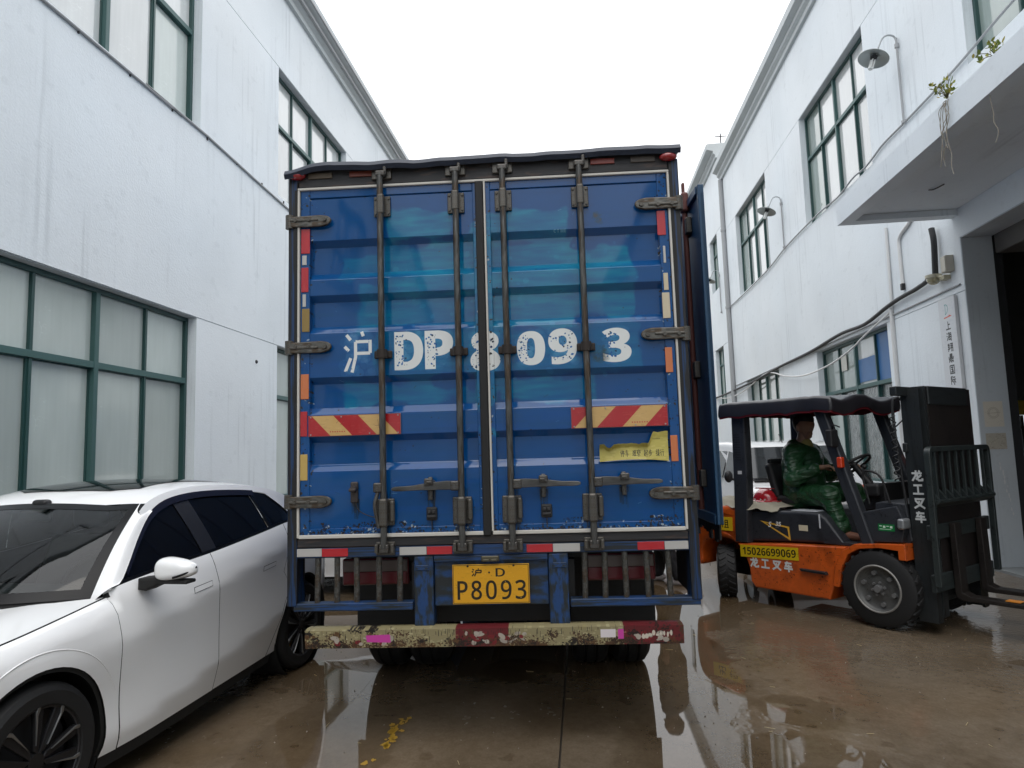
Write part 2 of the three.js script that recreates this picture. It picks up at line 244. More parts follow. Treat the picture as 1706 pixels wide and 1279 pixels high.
// right-hand building
const RB = thing('factory_building', 'right-hand white rendered building with loading doorway and concrete canopy', 'building', [0, 0, 0]);
{
  const door = [-8.98, -5.1, 0, 4.21], L1 = 3.5, L2 = 8.62, T = 10.35, za = -21.9, zb = 30;
  const wins = [[-14.46, -11.2, 0.9, L1], [-20.4, -17.14, 0.9, L1], [-14.46, -11.2, 6.18, L2], [-20.5, -17.2, 6.12, L2], [-8.43, -5.18, 6.25, L2], [0.8, 4.1, 6.2, L2], [6.8, 10.1, 6.2, L2], [3.8, 7.1, 0.9, L1], [9.8, 13.1, 0.9, L1]];
  part('wall_panel', wallBand(1, za, zb, 0, L1, [door, ...wins]), M.wall, RB);
  part('wall_panel', wallBand(1, za, zb, L1 + GAP, L2, [door, ...wins]), M.wall, RB);
  part('wall_panel', wallBand(1, za, zb, L2 + GAP, T, []), M.wall, RB);
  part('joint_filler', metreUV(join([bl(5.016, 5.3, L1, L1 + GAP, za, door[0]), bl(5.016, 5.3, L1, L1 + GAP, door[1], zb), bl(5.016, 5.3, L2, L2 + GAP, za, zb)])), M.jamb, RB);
  cornice(RB, 1, za - 0.12, zb, T, 0.27);
  makeWindow(RB, 1, ...wins[0], { transom: 2.6, sill: 1, panes: [['greenish', 'greenish', 'pale', 'blue'], ['greenish', 'crinkle', 'crinkle', 'crinkle']] });
  makeWindow(RB, 1, ...wins[1], { transom: 2.6, sill: 1, panes: [['grey', 'greenish'], ['grey', 'greenish']] });
  for (const i of [7, 8]) makeWindow(RB, 1, ...wins[i], { transom: 2.6, sill: 1, panes: [['grey', 'greenish'], ['grey', 'greenish']] });
  for (const i of [2, 3, 4, 5, 6]) makeWindow(RB, 1, ...wins[i], { transom: 7.68, thin: 0.046, sill: 0, panes: [['greenish', 'pale', 'pale', 'pale'], ['greenish', 'pale', 'pale', 'pale']] });
  // blue film stuck over the lower part of one pane, and a paper note
  part('blue_film', bl(5.146, 5.15, 2.68, 3.1, -12.77, -12.05), paneMats.blue[0], RB);
  part('paper_note', bl(5.142, 5.148, 2.98, 3.3, -13.56, -13.3), mat(L(0.6, 0.6, 0.55), 0.7), RB);
  part('downspout', [cyl(V(4.93, 0, -21.86), V(4.93, 6.0, -21.86), 0.075), cyl(V(4.93, 6.0, -21.86), V(4.93, T, -21.86), 0.075), cyl(V(4.93, 8.6, -21.86), V(4.93, 8.68, -21.86), 0.09), cyl(V(4.93, 6.02, -21.86), V(4.93, 6.1, -21.86), 0.09)], M.greyPipe, RB);
  // loading bay behind the doorway
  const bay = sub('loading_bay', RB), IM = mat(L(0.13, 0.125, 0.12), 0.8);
  part('bay_floor', bl(5.0, 16, -0.06, 0.012, -13.3, -1), mat(L(0.26, 0.26, 0.25), 0.35, { map: rep(wallMap, 0.4, 0.4), bumpMap: wallBump, bumpScale: 0.003 }), bay);
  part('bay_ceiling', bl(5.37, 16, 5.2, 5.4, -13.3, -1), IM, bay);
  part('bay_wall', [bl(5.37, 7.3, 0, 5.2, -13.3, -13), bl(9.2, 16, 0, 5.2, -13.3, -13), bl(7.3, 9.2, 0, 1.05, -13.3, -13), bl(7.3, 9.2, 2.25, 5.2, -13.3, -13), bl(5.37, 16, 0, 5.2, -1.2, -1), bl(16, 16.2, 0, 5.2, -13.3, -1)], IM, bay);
  part('yellow_beam', bl(7.3, 9.2, 2.0, 2.26, -12.98, -12.86, 0.01), mat(L(0.75, 0.52, 0.06), 0.5), bay);
  const bw = sub('bay_window', RB); for (let i = 0; i < 6; i++) part('mullion', bl(7.36 + i * 0.34, 7.41 + i * 0.34, 1.05, 2.0, -13.2, -13.12), M.darkSteel, bw); part('transom', bl(7.3, 9.2, 1.76, 1.8, -13.19, -13.13), M.darkSteel, bw);
  part('pane', bl(7.3, 9.2, 1.05, 2.25, -13.163, -13.157), mat(L(0.85, 0.9, 0.92), 0.05, { transmission: 1, thickness: 0 }), bw);
  const fr = sub('door_frame', RB); // reveal, greyer than the wall, and dark shutter guides
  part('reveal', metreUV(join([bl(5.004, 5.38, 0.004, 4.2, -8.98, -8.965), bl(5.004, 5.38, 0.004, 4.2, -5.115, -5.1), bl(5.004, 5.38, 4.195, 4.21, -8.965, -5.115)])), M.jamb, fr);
  part('shutter_guide', bl(5.38, 5.5, 0.012, 4.3, -9.1, -8.99), M.darkSteel, fr); part('shutter_guide', bl(5.38, 5.5, 0.012, 4.3, -5.09, -4.98), M.darkSteel, fr);
  part('shutter_box', [bl(5.38, 5.85, 3.95, 4.5, -8.93, -5.15, 0.02)], mat(L(0.11, 0.1, 0.09), 0.6), fr);
  // notices and marks on the reveal, facing the yard
  part('notice', plane(0.23, 0.32, 5.18, 1.9, -8.961), mat(0xffffff, 0.5, { map: canvasTex(256, 340, (g, w, h) => { g.fillStyle = '#cfc8ba'; g.fillRect(0, 0, w, h); g.strokeStyle = '#a39a88'; g.lineWidth = 5; g.beginPath(); g.arc(w / 2, h * 0.45, 72, 0, 7); g.stroke(); g.beginPath(); g.arc(w / 2, h * 0.45, 56, 0, 7); g.stroke(); g.beginPath(); g.moveTo(40, h * 0.47); g.lineTo(220, h * 0.44); g.stroke(); g.fillStyle = '#8a8478'; for (let i = 0; i < 60; i++) g.fillRect(rnd() * w, rnd() * h, rr(2, 14), rr(1, 3)); }) }), fr);
  part('notice', plane(0.24, 0.2, 5.18, 1.56, -8.961), mat(0xffffff, 0.6, { map: canvasTex(256, 200, (g, w, h) => { g.fillStyle = '#b0aa9c'; g.fillRect(0, 0, w, h); for (let i = 0; i < 160; i++) { g.fillStyle = ['#a8a193', '#bdb5a5', '#9a9488'][i % 3]; g.fillRect(rnd() * w, rnd() * h, rr(4, 30), rr(3, 12)); } }) }), fr);
  const sc = []; for (let k = 0; k < 12; k++) { const t = k / 11; sc.push(new THREE.CircleGeometry(rr(0.008, 0.02), 6).scale(0.6, rr(1, 2.4), 1).translate(5.2 + 0.1 * t + rr(-0.015, 0.015), 1.28 - 0.62 * t, -8.9605)); } part('paint_scrape', sc, mat(L(0.6, 0.6, 0.6), 0.6), fr);
  // canopy
  const ca = sub('canopy', RB);
  part('fascia', metreUV(join([bl(3.55, 3.72, 4.5, 4.78, -8.96, -2.6), bl(3.55, 4.998, 4.5, 4.78, -9.12, -8.96)])), mat(0xffffff, 0.65, { map: rep(wallMap, 1 / 2.5, 1 / 2.5) }), ca);
  part('slab', metreUV(bl(3.72, 4.998, 4.58, 4.76, -8.96, -2.6)), M.wall, ca);
  part('hook', tube([[4.27, 4.578, -8.19], [4.275, 4.555, -8.12], [4.29, 4.548, -8.06], [4.335, 4.56, -7.98]], 0.008), M.black, ca);
  part('conduit', [tube([[4.975, 4.98, -10.89], [4.975, 4.4, -10.9], [4.975, 3.72, -10.92]], 0.022), tube([[4.975, 3.7, -10.95], [4.975, 2.2, -10.96], [4.975, 0.1, -10.96]], 0.035)], M.whitePlastic, RB);
  part('conduit', tube([[4.975, 4.9, -10.05], [4.975, 4.82, -10.15], [4.975, 4.7, -10.48], [4.975, 4.5, -10.52], [4.975, 4.28, -10.52], [4.975, 3.97, -10.51]], 0.026), M.whitePlastic, RB);
  part('conduit_end', rb(0.05, 0.1, 0.06, 4.97, 3.93, -10.51), M.black, RB);
  part('black_hose', tube([[4.93, 4.5, -9.49], [4.93, 4.32, -9.46], [4.93, 4.05, -9.48], [4.93, 3.86, -9.5]], 0.04), M.cable, RB);
}
const FB = thing('factory_building', 'farther white building behind the open truck door with narrow windows', 'building', [0, 0, 0]);
{
  const za = -46, zb = -21.95, T = 11.35, wins = [[-24.5, -23.25, 7.1, 9.0], [-24.6, -23.25, 3.0, 5.03]], all = [...wins]; for (let k = 1; k < 4; k++) for (const w of wins) all.push([w[0] - 5 * k, w[1] - 5 * k, w[2], w[3]]);
  part('wall_panel', wallBand(1, za, zb, 0, 5.03, all), M.wall, FB); part('wall_panel', wallBand(1, za, zb, 5.03 + GAP, 9.0, all), M.wall, FB); part('wall_panel', wallBand(1, za, zb, 9.0 + GAP, T, []), M.wall, FB);
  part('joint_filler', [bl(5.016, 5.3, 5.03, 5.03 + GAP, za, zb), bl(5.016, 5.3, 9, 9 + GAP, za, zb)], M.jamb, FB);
  cornice(FB, 1, za, zb - 0.4, T, 0.35);
  for (const w of all) makeWindow(FB, 1, ...w, { transom: w[3] - 0.55, cols: 2, panes: [['grey'], ['grey', 'greenish']] });
  part('rod', [cyl(V(5.2, T + 0.5, -22.6), V(5.2, T + 0.95, -22.6), 0.02), cyl(V(5.0, T + 0.85, -22.6), V(5.4, T + 0.85, -22.6), 0.015)], M.darkSteel, FB);
}
const LB = thing('factory_building', 'left-hand white rendered building with green framed windows beside parked car', 'building', [0, 0, 0]);
{
  const L1 = 3.5, L2 = 8.44, T = 9.85, za = -46, zb = 30, cols = [[9.1, 12.5], [3.3, 6.7], [-2.5, 0.9], [-8.24, -4.9], [-13.99, -10.6], [-19.8, -16.4], [-25.6, -22.2]];
  const wins = cols.flatMap(([a, b]) => [[a, b, 0.95, L1], [a, b, 6.12, L2]]);
  part('wall_panel', wallBand(-1, za, zb, 0, L1, wins), M.wall, LB); part('wall_panel', wallBand(-1, za, zb, L1 + GAP, L2, wins), M.wall, LB); part('wall_panel', wallBand(-1, za, zb, L2 + GAP, T, []), M.wall, LB);
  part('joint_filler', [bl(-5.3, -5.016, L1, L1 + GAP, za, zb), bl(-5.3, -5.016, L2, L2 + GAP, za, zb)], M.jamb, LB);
  cornice(LB, -1, za, zb, T, 0.27);
  part('gutter', [bl(-4.78, -4.70, T + 0.3, T + 0.36, za, zb, 0.01), bl(-4.86, -4.8, T + 0.17, T + 0.235, za, zb, 0.01)], M.greyPipe, LB);
  cols.forEach(([a, b], i) => { makeWindow(LB, -1, a, b, 0.95, L1, { transom: 2.66, thin: 0.052, sill: 1, panes: [['grey'], ['grey']] }); makeWindow(LB, -1, a, b, 6.12, L2, { transom: 7.5, thin: 0.05, panes: [['pale'], ['pale', 'pale', 'pale', 'grey']] }); });
  part('conduit', tube([[-4.985, 6.06, 28], [-4.985, 6.075, -5.5], [-4.985, 6.09, -6.8], [-4.985, 6.1, -8.1], [-4.985, 6.06, -9.2], [-4.985, 6.02, -10.2], [-4.985, 6.0, -11], [-4.985, 6.03, -14], [-4.985, 6.05, -20], [-4.985, 6.05, -40]], 0.018, 6), M.greyPipe, LB);
  part('conduit_clip', Array.from({ length: 24 }, (_, k) => rb(0.02, 0.045, 0.02, -4.99, 6.06, -2 - k * 0.8)), M.darkSteel, LB);
  part('added_end_wall', metreUV(bl(-5.36, 5.36, 0, 9.6, 33, 33.4)), M.wall, LB);  // unseen wall added behind the camera, darkens what the truck doors mirror
  part('drain_hole', new THREE.SphereGeometry(0.03, 8, 6).translate(-5.0, 3.13, -9.88), M.darkSteel, LB);
}

// ---------------------------------------------------------------- the box truck, seen from behind
const TK = thing('box_truck', 'blue box truck with closed rear doors and yellow number plate', 'truck', [-0.529, 0, -3.78], 2.7 * Math.PI / 180);
{
  const DU = 1.085, DY0 = 1.165, DY1 = 3.2;
  const blueSpeck = (g, n, x, y, w, h, cols, a, b) => { for (let i = 0; i < n; i++) { g.fillStyle = cols[i % cols.length]; g.beginPath(); const X = x + rnd() * w, Y = y + rnd() * h, r = rr(a, b); g.ellipse(X, Y, r, r * rr(0.5, 1.6), rnd() * 3, 0, 7); g.fill(); } };
  const doorMap = canvasTex(2048, 1920, (g, W, H) => {
    const X = (u) => (u + DU) / (2 * DU) * W, Y = (y) => (DY1 - y) / (DY1 - DY0) * H;
    g.fillStyle = '#08477f'; g.fillRect(0, 0, W, H); g.fillStyle = '#024592'; for (let i = 0; i < 260; i++) { g.globalAlpha = 0.12; g.fillRect(rr(-0.1, 0.9) * W, H * rr(0.5, 1), rr(100, 600), rr(10, 60)); } g.globalAlpha = 1;
    // faded and fresher brush strokes of blue
    for (let i = 0; i < 900; i++) { g.fillStyle = ['rgba(20,76,120,.10)', 'rgba(4,56,114,.12)', 'rgba(30,80,116,.08)'][i % 3]; g.fillRect(rnd() * W, rnd() * H, rr(60, 460), rr(3, 26)); }
    // teal overpainting: overlapping rolled patches with ragged brushed ends
    const zones = [[-0.55, -0.17, 2.87, 3.05, 1], [-0.88, -0.55, 2.64, 2.82, 0.6], [-0.62, -0.03, 2.5, 2.88, 0.9], [-0.74, -0.03, 2.34, 2.62, 0.75], [-0.64, -0.04, 2.06, 2.34, 0.55], [0.02, 0.47, 2.82, 3.0, 0.9], [0.02, 0.52, 2.3, 2.84, 1], [0.44, 0.87, 2.38, 2.8, 1.05], [0.02, 0.92, 2.04, 2.34, 0.45], [-0.82, -0.08, 1.9, 2.03, 0.7], [0.08, 0.62, 1.9, 2.03, 0.75], [-0.07, 0.06, 1.7, 2.95, 0.85]], cs = 5;
    for (let py = 0; py < H; py += cs) for (let px = 0; px < W; px += cs) { const u = px / W * 2 * DU - DU, y = DY1 - py / H * (DY1 - DY0); const wob = (fbm(u * 5 + 20, y * 5 + 20, 999, 999, 4, 271) - 0.5) * 0.16, st = fbm(u * 6 + 30, y * 48 + 30, 9999, 9999, 4, 275), bl_ = fbm(u * 7 + 60, y * 7 + 60, 999, 999, 4, 279); let m = 0; for (const [a, b, c, d, w] of zones) { const q = Math.min(u - a + wob, b - u + wob, y - c + wob, d - y + wob); m = Math.max(m, w * sm(-0.006, 0.016, q)); } m *= 0.3 + 0.75 * st + 0.25 * (bl_ - 0.3); if (m > 0.04) { const t = clamp(bl_ * 0.7 + st * 0.7 - 0.2, 0, 1); g.fillStyle = `rgba(${Math.round(lerp(4, 24, t))},${Math.round(lerp(98, 134, t))},${Math.round(lerp(138, 160, t))},${clamp(m, 0, 0.85).toFixed(3)})`; g.fillRect(px, py, cs, cs); } }
    g.globalAlpha = 0.25; blueSpeck(g, 120, X(-0.75), Y(2.85), X(0.9) - X(-0.75), Y(2.0) - Y(2.85), ['#2f93b4', '#0f5b8d', '#2b7fae'], 3, 16); g.globalAlpha = 1;
    // stencilled number, white overspray then the characters, then chipped blue
    const letter = (txt, u0, u1, y0, y1) => { const x0 = X(u0), x1 = X(u1), ya = Y(y1), yb = Y(y0), w = x1 - x0, h = yb - ya; g.globalAlpha = 0.05; for (let i = 0; i < 60; i++) { g.fillStyle = '#c8d4e0'; g.beginPath(); g.ellipse(x0 + w * rr(0.05, 0.95), ya + h * rr(0, 1), w * rr(0.1, 0.24), h * rr(0.06, 0.14), 0, 0, 7); g.fill(); } g.globalAlpha = 1;
      g.save(); g.fillStyle = '#d6d9d8'; if (txt === '沪') glyph(g, txt, x0, ya, w, h, w * 0.105, '#d6d9d8'); else { g.font = 'bold 200px sans-serif'; const m = g.measureText(txt); const aw = m.actualBoundingBoxRight + m.actualBoundingBoxLeft, ah = m.actualBoundingBoxAscent + m.actualBoundingBoxDescent; g.translate(x0, yb); g.scale(w / aw, h / ah); g.strokeStyle = '#d6d9d8'; g.lineWidth = 7; g.fillText(txt, m.actualBoundingBoxLeft, -m.actualBoundingBoxDescent); g.strokeText(txt, m.actualBoundingBoxLeft, -m.actualBoundingBoxDescent); } g.restore();
      if (txt !== '沪') blueSpeck(g, 46, x0 + w * 0.02, ya + h * 0.08, w * (rnd() < 0.5 ? 0.45 : 0.9), h * 0.84, ['#1c5a9c', '#17508f', '#245c8c', '#20344e'], 1.2, 5.5); else blueSpeck(g, 26, x0, ya, w, h, ['#1c5a9c', '#245c8c'], 1, 4); };
    letter('沪', -0.835, -0.655, 2.075, 2.34); letter('D', -0.525, -0.365, 2.1, 2.315); letter('P', -0.345, -0.19, 2.1, 2.315); letter('8', -0.08, 0.083, 2.075, 2.3); letter('0', 0.19, 0.342, 2.1, 2.29); letter('9', 0.372, 0.527, 2.1, 2.298); letter('3', 0.682, 0.835, 2.1, 2.29);
    // brown smudge, faint old lettering, chips and rust along edges and under fittings
    g.globalAlpha = 0.16; blueSpeck(g, 40, X(0.63), Y(2.2), 60, 90, ['#3a3227', '#2c2a28'], 6, 16); blueSpeck(g, 22, X(0.655), Y(2.98), 40, 70, ['#4a3b2a'], 6, 14); g.globalAlpha = 1;
    g.font = 'bold 22px sans-serif'; g.fillStyle = 'rgba(190,214,226,.55)'; g.fillText('C T ME', X(0.42), Y(2.875));
    for (let i = 0; i < 70; i++) { g.strokeStyle = ['rgba(16,20,30,.7)', 'rgba(150,180,205,.5)', 'rgba(30,40,60,.6)'][i % 3]; g.lineWidth = rr(1, 2.6); const x = rnd() * W, y = rnd() * H; g.beginPath(); g.moveTo(x, y); g.lineTo(x + rr(-30, 30), y + rr(-20, 20)); g.stroke(); }
    for (let i = 0; i < 90; i++) { g.fillStyle = ['#15171c', '#2b2420', '#0e2a50'][i % 3]; g.beginPath(); g.ellipse(rnd() * W, rnd() * H, rr(1, 5), rr(1, 5), 0, 0, 7); g.fill(); }
    const edge = (x, y, w, h, n) => { for (let i = 0; i < n; i++) { g.fillStyle = ['#1a1a1c', '#2e2420', '#0f2748', '#16305a', '#0c1c34', '#241d1a', '#8d9aa8'][i % 7]; g.beginPath(); g.ellipse(x + rnd() * w, y + rnd() * h, rr(1, 9), rr(1, 7), rnd() * 3, 0, 7); g.fill(); } };
    edge(0, 0, 66, H, 120); edge(W - 66, 0, 66, H, 120); edge(X(-0.045), 0, 40, H, 80); edge(X(0.01), 0, 36, H, 70); edge(0, H - 40, W, 40, 150); edge(0, H - 14, W, 14, 220); for (let q = 0; q < 9; q++) edge(rnd() * W * 0.95, H - 60, rr(40, 200), 60, 40);
    // grease and rust runs below the bar fittings
    for (const u of [-0.59, -0.149, 0.131, 0.58]) for (let i = 0; i < 70; i++) { g.fillStyle = `rgba(${[[14, 14, 16], [40, 30, 24], [24, 22, 22]][i % 3]},${rr(0.05, 0.28)})`; g.fillRect(X(u) + rr(-34, 34), Y(rr(1.2, 1.42)), rr(2, 9), rr(20, 150)); }
    for (const [u, y] of [[-0.33, 1.4], [0.31, 1.39], [0.757, 1.39], [-0.766, 1.36]]) for (let i = 0; i < 26; i++) { g.fillStyle = `rgba(30,26,26,${rr(0.1, 0.4)})`; g.fillRect(X(u) + rr(-22, 22), Y(y), rr(3, 10), rr(20, 110)); }
  });
  const paint = mat(0xffffff, 0.4, { map: doorMap, specularIntensity: 0.1, clearcoat: 0.85, clearcoatRoughness: 0.05 });
  const grimeMap = dataTex(512, 512, (u, v) => { const a = fbm(u * 6, v * 6, 6, 6, 5, 201), b = fbm(u * 30, v * 30, 30, 30, 3, 205), r = sm(0.42, 0.78, a), k = 0.9 + 0.2 * (b - 0.5); return [lerp(0.10, 0.13, r) * k, lerp(0.26, 0.15, r) * k, lerp(0.47, 0.16, r) * k]; }, true);
  const blueGrime = mat(0xffffff, 0.5, { map: rep(grimeMap, 1.3, 1.3) });
  const blackGrime = mat(0xffffff, 0.6, { map: dataTex(512, 512, (u, v) => { const a = fbm(u * 8, v * 8, 8, 8, 5, 211), b = fbm(u * 20, v * 5, 20, 5, 3, 215), k = 0.16 + 0.1 * (a - 0.5), r = sm(0.6, 0.75, b); return [k + 0.10 * r, k + 0.055 * r, k + 0.03 * r + 0.01]; }, true) });
  const postMap = dataTex(256, 512, (u, v) => { const a = fbm(u * 5, v * 14, 5, 14, 5, 221), r = sm(0.36, 0.54, a); return [lerp(0.07, 0.09, r), lerp(0.20, 0.09, r), lerp(0.36, 0.10, r)]; }, true);
  const post = mat(0xffffff, 0.5, { map: rep(postMap, 1, 0.6) });
  const rustMap = dataTex(256, 512, (u, v) => { const a = fbm(u * 6, v * 18, 6, 18, 4, 231), b = fbm(u * 12, v * 40, 12, 40, 3, 233), r = sm(0.52, 0.7, a); const k = 1 + 0.7 * (b - 0.5); return [lerp(0.27, 0.24, r) * k, lerp(0.268, 0.205, r) * k, lerp(0.262, 0.175, r) * k]; }, true);
  const steel = mat(L(1.5, 1.5, 1.5), 0.34, { map: rep(rustMap, 1, 1), metalness: 0.6, bumpMap: rustMap, bumpScale: 0.0012 });
  const hingeM = mat(0xffffff, 0.4, { map: rep(rustMap, 3, 3), color: L(1.7, 1.68, 1.6), metalness: 0.55, bumpMap: rustMap, bumpScale: 0.001 });
  const sealM = mat(L(0.55, 0.53, 0.49), 0.6);
  const refl = (c, r = 0.25) => mat(c, r, { clearcoat: 0.6 });
  const RED = refl(L(0.42, 0.012, 0.02)), ORANGE = refl(L(0.55, 0.16, 0.05)), YEL = refl(L(0.5, 0.34, 0.09)), SILV = refl(L(0.45, 0.44, 0.42), 0.4), CREAM = refl(L(0.55, 0.47, 0.33));
  const duv = (g) => { g = clean(g); const p = g.attributes.position, uv = g.attributes.uv; for (let i = 0; i < p.count; i++) uv.setXY(i, (p.getX(i) + DU) / (2 * DU), (p.getY(i) - DY0) / (DY1 - DY0)); return g; };
  // pressed door skin: profile in y, z swept across
  const prof = []; const D = -0.036; let inn = 0; prof.push([DY1 - 0.05, -0.004], [DY1 - 0.056, 0]);
  for (const [a, b] of [[2.886, 2.856], [2.688, 2.652], [2.553, 2.522], [2.366, 2.331], [2.064, 2.034], [1.886, 1.853], [1.722, 1.692], [1.558, 1.526]]) { const from = inn ? D : 0, to = inn ? 0 : D; prof.push([a + 0.004, from], [a - 0.003, lerp(from, to, 0.12)], [b + 0.003, lerp(from, to, 0.88)], [b - 0.004, to]); inn = 1 - inn; }
  prof.push([DY0 + 0.03, 0]);
  const skin = (x0, x1) => { const N = 24, pos = [], idx = []; for (let i = 0; i <= N; i++) for (const [y, z] of prof) { const x = lerp(x0, x1, i / N), dent = 0.006 * (fbm(x * 3 + 9, y * 3 + 5, 99, 99, 3, 241) - 0.5); pos.push(x, y, z + dent); } const n = prof.length; for (let i = 0; i < N; i++) for (let j = 0; j < n - 1; j++) { const a = i * n + j, b = a + n; idx.push(a, a + 1, b, b, a + 1, b + 1); } const g = new THREE.BufferGeometry(); g.setAttribute('position', new THREE.Float32BufferAttribute(pos, 3)); g.setIndex(idx); g.computeVertexNormals(); return crease(g, 0.5); };
  const mkDoor = (s) => {
    const x0 = s < 0 ? -DU : 0.012, x1 = s < 0 ? -0.012 : DU, i0 = x0 + (s < 0 ? 0.055 : 0.04), i1 = x1 - (s < 0 ? 0.04 : 0.055);
    return part('door', [skin(i0 - 0.01, i1 + 0.01), bl(x0, i0, DY0, DY1, -0.05, 0.007, 0.004), bl(i1, x1, DY0, DY1, -0.05, 0.007, 0.004), bl(i0, i1, DY1 - 0.05, DY1, -0.05, 0.006, 0.004), bl(i0, i1, DY0, DY0 + 0.035, -0.05, 0.006, 0.004)].map(duv), paint, TK);
  };
  const doors = [mkDoor(-1), mkDoor(1)];
  doors[0].userData.label = 'left rear door with stencilled white letters'; doors[1].userData.label = 'right rear door with stencilled white digits and torn yellow sticker';
  // rubber and white sealing strips round the doors
  part('seal', [bl(-1.10, 1.10, 3.197, 3.212, 0, 0.022, 0.004), bl(-1.10, -1.087, 1.15, 3.197, 0, 0.022, 0.004), bl(1.087, 1.10, 1.15, 3.197, 0, 0.022, 0.004), bl(-1.087, -0.02, 1.146, 1.166, 0, 0.026, 0.004), bl(0.02, 1.087, 1.146, 1.166, 0, 0.026, 0.004), bl(0.014, 0.026, 1.166, 3.197, 0.006, 0.024, 0.004)], sealM, TK);
  part('centre_seal', [bl(-0.034, 0.012, 1.14, 3.2, 0.004, 0.03, 0.008)], M.rubber, TK);
  const frame = part('corner_post', [bl(-1.158, -1.1, 0.77, 3.28, -0.12, 0.015, 0.008)], post, TK); part('corner_post', [bl(1.1, 1.158, 0.77, 3.28, -0.12, 0.015, 0.008)], post, TK);
  part('post_edge', [bl(-1.118, -1.1, 1.14, 3.2, 0.012, 0.02)], M.rubber, TK); part('post_edge', [bl(1.1, 1.118, 1.14, 3.2, 0.012, 0.02)], M.rubber, TK);
  const header = part('header', [bl(-1.1, 1.1, 3.212, 3.33, -0.12, 0.012, 0.01)], blackGrime, TK);
  part('sill', [bl(-1.1, 1.1, 1.095, 1.146, -0.1, 0.012, 0.006)], blackGrime, TK);
  const beam = part('sill_beam', [bl(-1.1, 1.1, 1.035, 1.094, -0.1, 0.006, 0.006)], blueGrime, TK);
  { // bent sheet lip along the roof edge
    const pos = [], idx = [], N = 60, ring = [[0.05, 3.30], [0.065, 3.325], [0.05, 3.352], [-0.02, 3.362], [-0.14, 3.362], [-0.14, 3.335], [0.02, 3.33]]; for (let i = 0; i <= N; i++) { const t = i / N, x = lerp(-1.168, 1.168, t), w = 0.018 * (fbm(t * 9, 2, 99, 99, 3, 251) - 0.5) - 0.03 * (1 - sm(0, 0.09, t)) - 0.004; for (const [z, y] of ring) pos.push(x, y + w + (z > 0 ? w * 0.6 : 0), z + 0.02 * (fbm(t * 14, 5, 99, 99, 2, 255) - 0.5)); }
    const n = ring.length; for (let i = 0; i < N; i++) for (let j = 0; j < n; j++) { const a = i * n + j, b = i * n + (j + 1) % n; idx.push(a, a + n, b, b, a + n, b + n); } const g = new THREE.BufferGeometry(); g.setAttribute('position', new THREE.Float32BufferAttribute(pos, 3)); g.setIndex(idx); g.computeVertexNormals(); part('roof_lip', crease(g, 0.8), mat(L(0.012, 0.02, 0.04), 0.45), TK);
  }
  const boxS = mat(L(0.018, 0.09, 0.25), 0.45);
  const cargo = part('cargo_box', [bl(-1.15, -1.12, 1.05, 3.335, -6.4, -0.12), bl(1.12, 1.15, 1.05, 3.335, -6.4, -0.12), bl(-1.12, 1.12, 3.3, 3.335, -6.4, -0.14), bl(-1.12, 1.12, 1.03, 1.1, -6.4, -0.1), bl(-1.12, 1.12, 1.1, 3.3, -6.4, -6.36)], boxS, TK);
  for (let k = 0; k < 20; k++) part('side_rib', [bl(-1.162, -1.15, 1.1, 3.28, -0.5 - k * 0.3, -0.36 - k * 0.3, 0.005), bl(1.15, 1.162, 1.1, 3.28, -0.5 - k * 0.3, -0.36 - k * 0.3, 0.005)], boxS, cargo);
  // lamps and markers on the header
  for (const s of [-1, 1]) part('marker_lamp', new THREE.SphereGeometry(1, 20, 12).scale(0.052, 0.026, 0.03).translate(s * 1.1, 3.285, 0.03), mat(L(0.28, 0.008, 0.012), 0.15, { clearcoat: 1 }), TK);
  for (const [a, b, y, m] of [[-1.035, -0.89, 3.283, mat(L(0.10, 0.075, 0.05), 0.5)], [-0.785, -0.645, 3.283, mat(L(0.16, 0.035, 0.02), 0.35)], [0.65, 0.79, 3.283, mat(L(0.2, 0.03, 0.02), 0.35)], [0.885, 1.025, 3.283, mat(L(0.09, 0.075, 0.065), 0.5)]]) part('reflector', rb(b - a, 0.034, 0.01, (a + b) / 2, y, 0.017, 0.003), m, TK);
  // lock bars with their fittings
  [[-0.59, 0], [-0.149, 0], [0.131, 1], [0.58, 1]].forEach(([u, d], k) => {
    const door = doors[d], z = 0.052, b = part('lock_bar', [cyl(V(u, 1.09, z), V(u + rr(-0.004, 0.004), 3.25, z), 0.0185, 0.0185, 16)], steel, door);
    const pl = (y) => [rb(0.1, 0.125, 0.012, u, y, 0.012, 0.006), rb(0.044, 0.125, 0.034, u, y, 0.055, 0.014, 3), ...[-1, 1].flatMap((s) => [-1, 1].map((t) => cyl(V(u + s * 0.038, y + t * 0.045, 0.017), V(u + s * 0.038, y + t * 0.045, 0.026), 0.008, 0.006, 8)))];
    part('bar_bracket', pl(3.075), hingeM, door);
    part('bar_bracket', [rb(0.11, 0.15, 0.016, u, 1.285, 0.014, 0.01), rb(0.05, 0.16, 0.05, u, 1.285, 0.055, 0.016, 3), rb(0.03, 0.12, 0.03, u + 0.045, 1.29, 0.035, 0.012)], hingeM, door);
    part('bar_clamp', [rb(0.105, 0.046, 0.02, u, 2.185, 0.02, 0.008), cyl(V(u, 2.16, z), V(u, 2.21, z), 0.03, 0.03, 14)], mat(L(0.03, 0.022, 0.018), 0.6, { metalness: 0.3 }), door);
    // cams top and bottom, held by keepers on header and sill
    part('bar_cam', [rb(0.06, 0.035, 0.04, u, 3.262, 0.05, 0.01), rb(0.022, 0.06, 0.03, u + 0.025, 3.285, 0.045, 0.008), rb(0.055, 0.05, 0.04, u, 1.085, 0.045, 0.01)], steel, door);
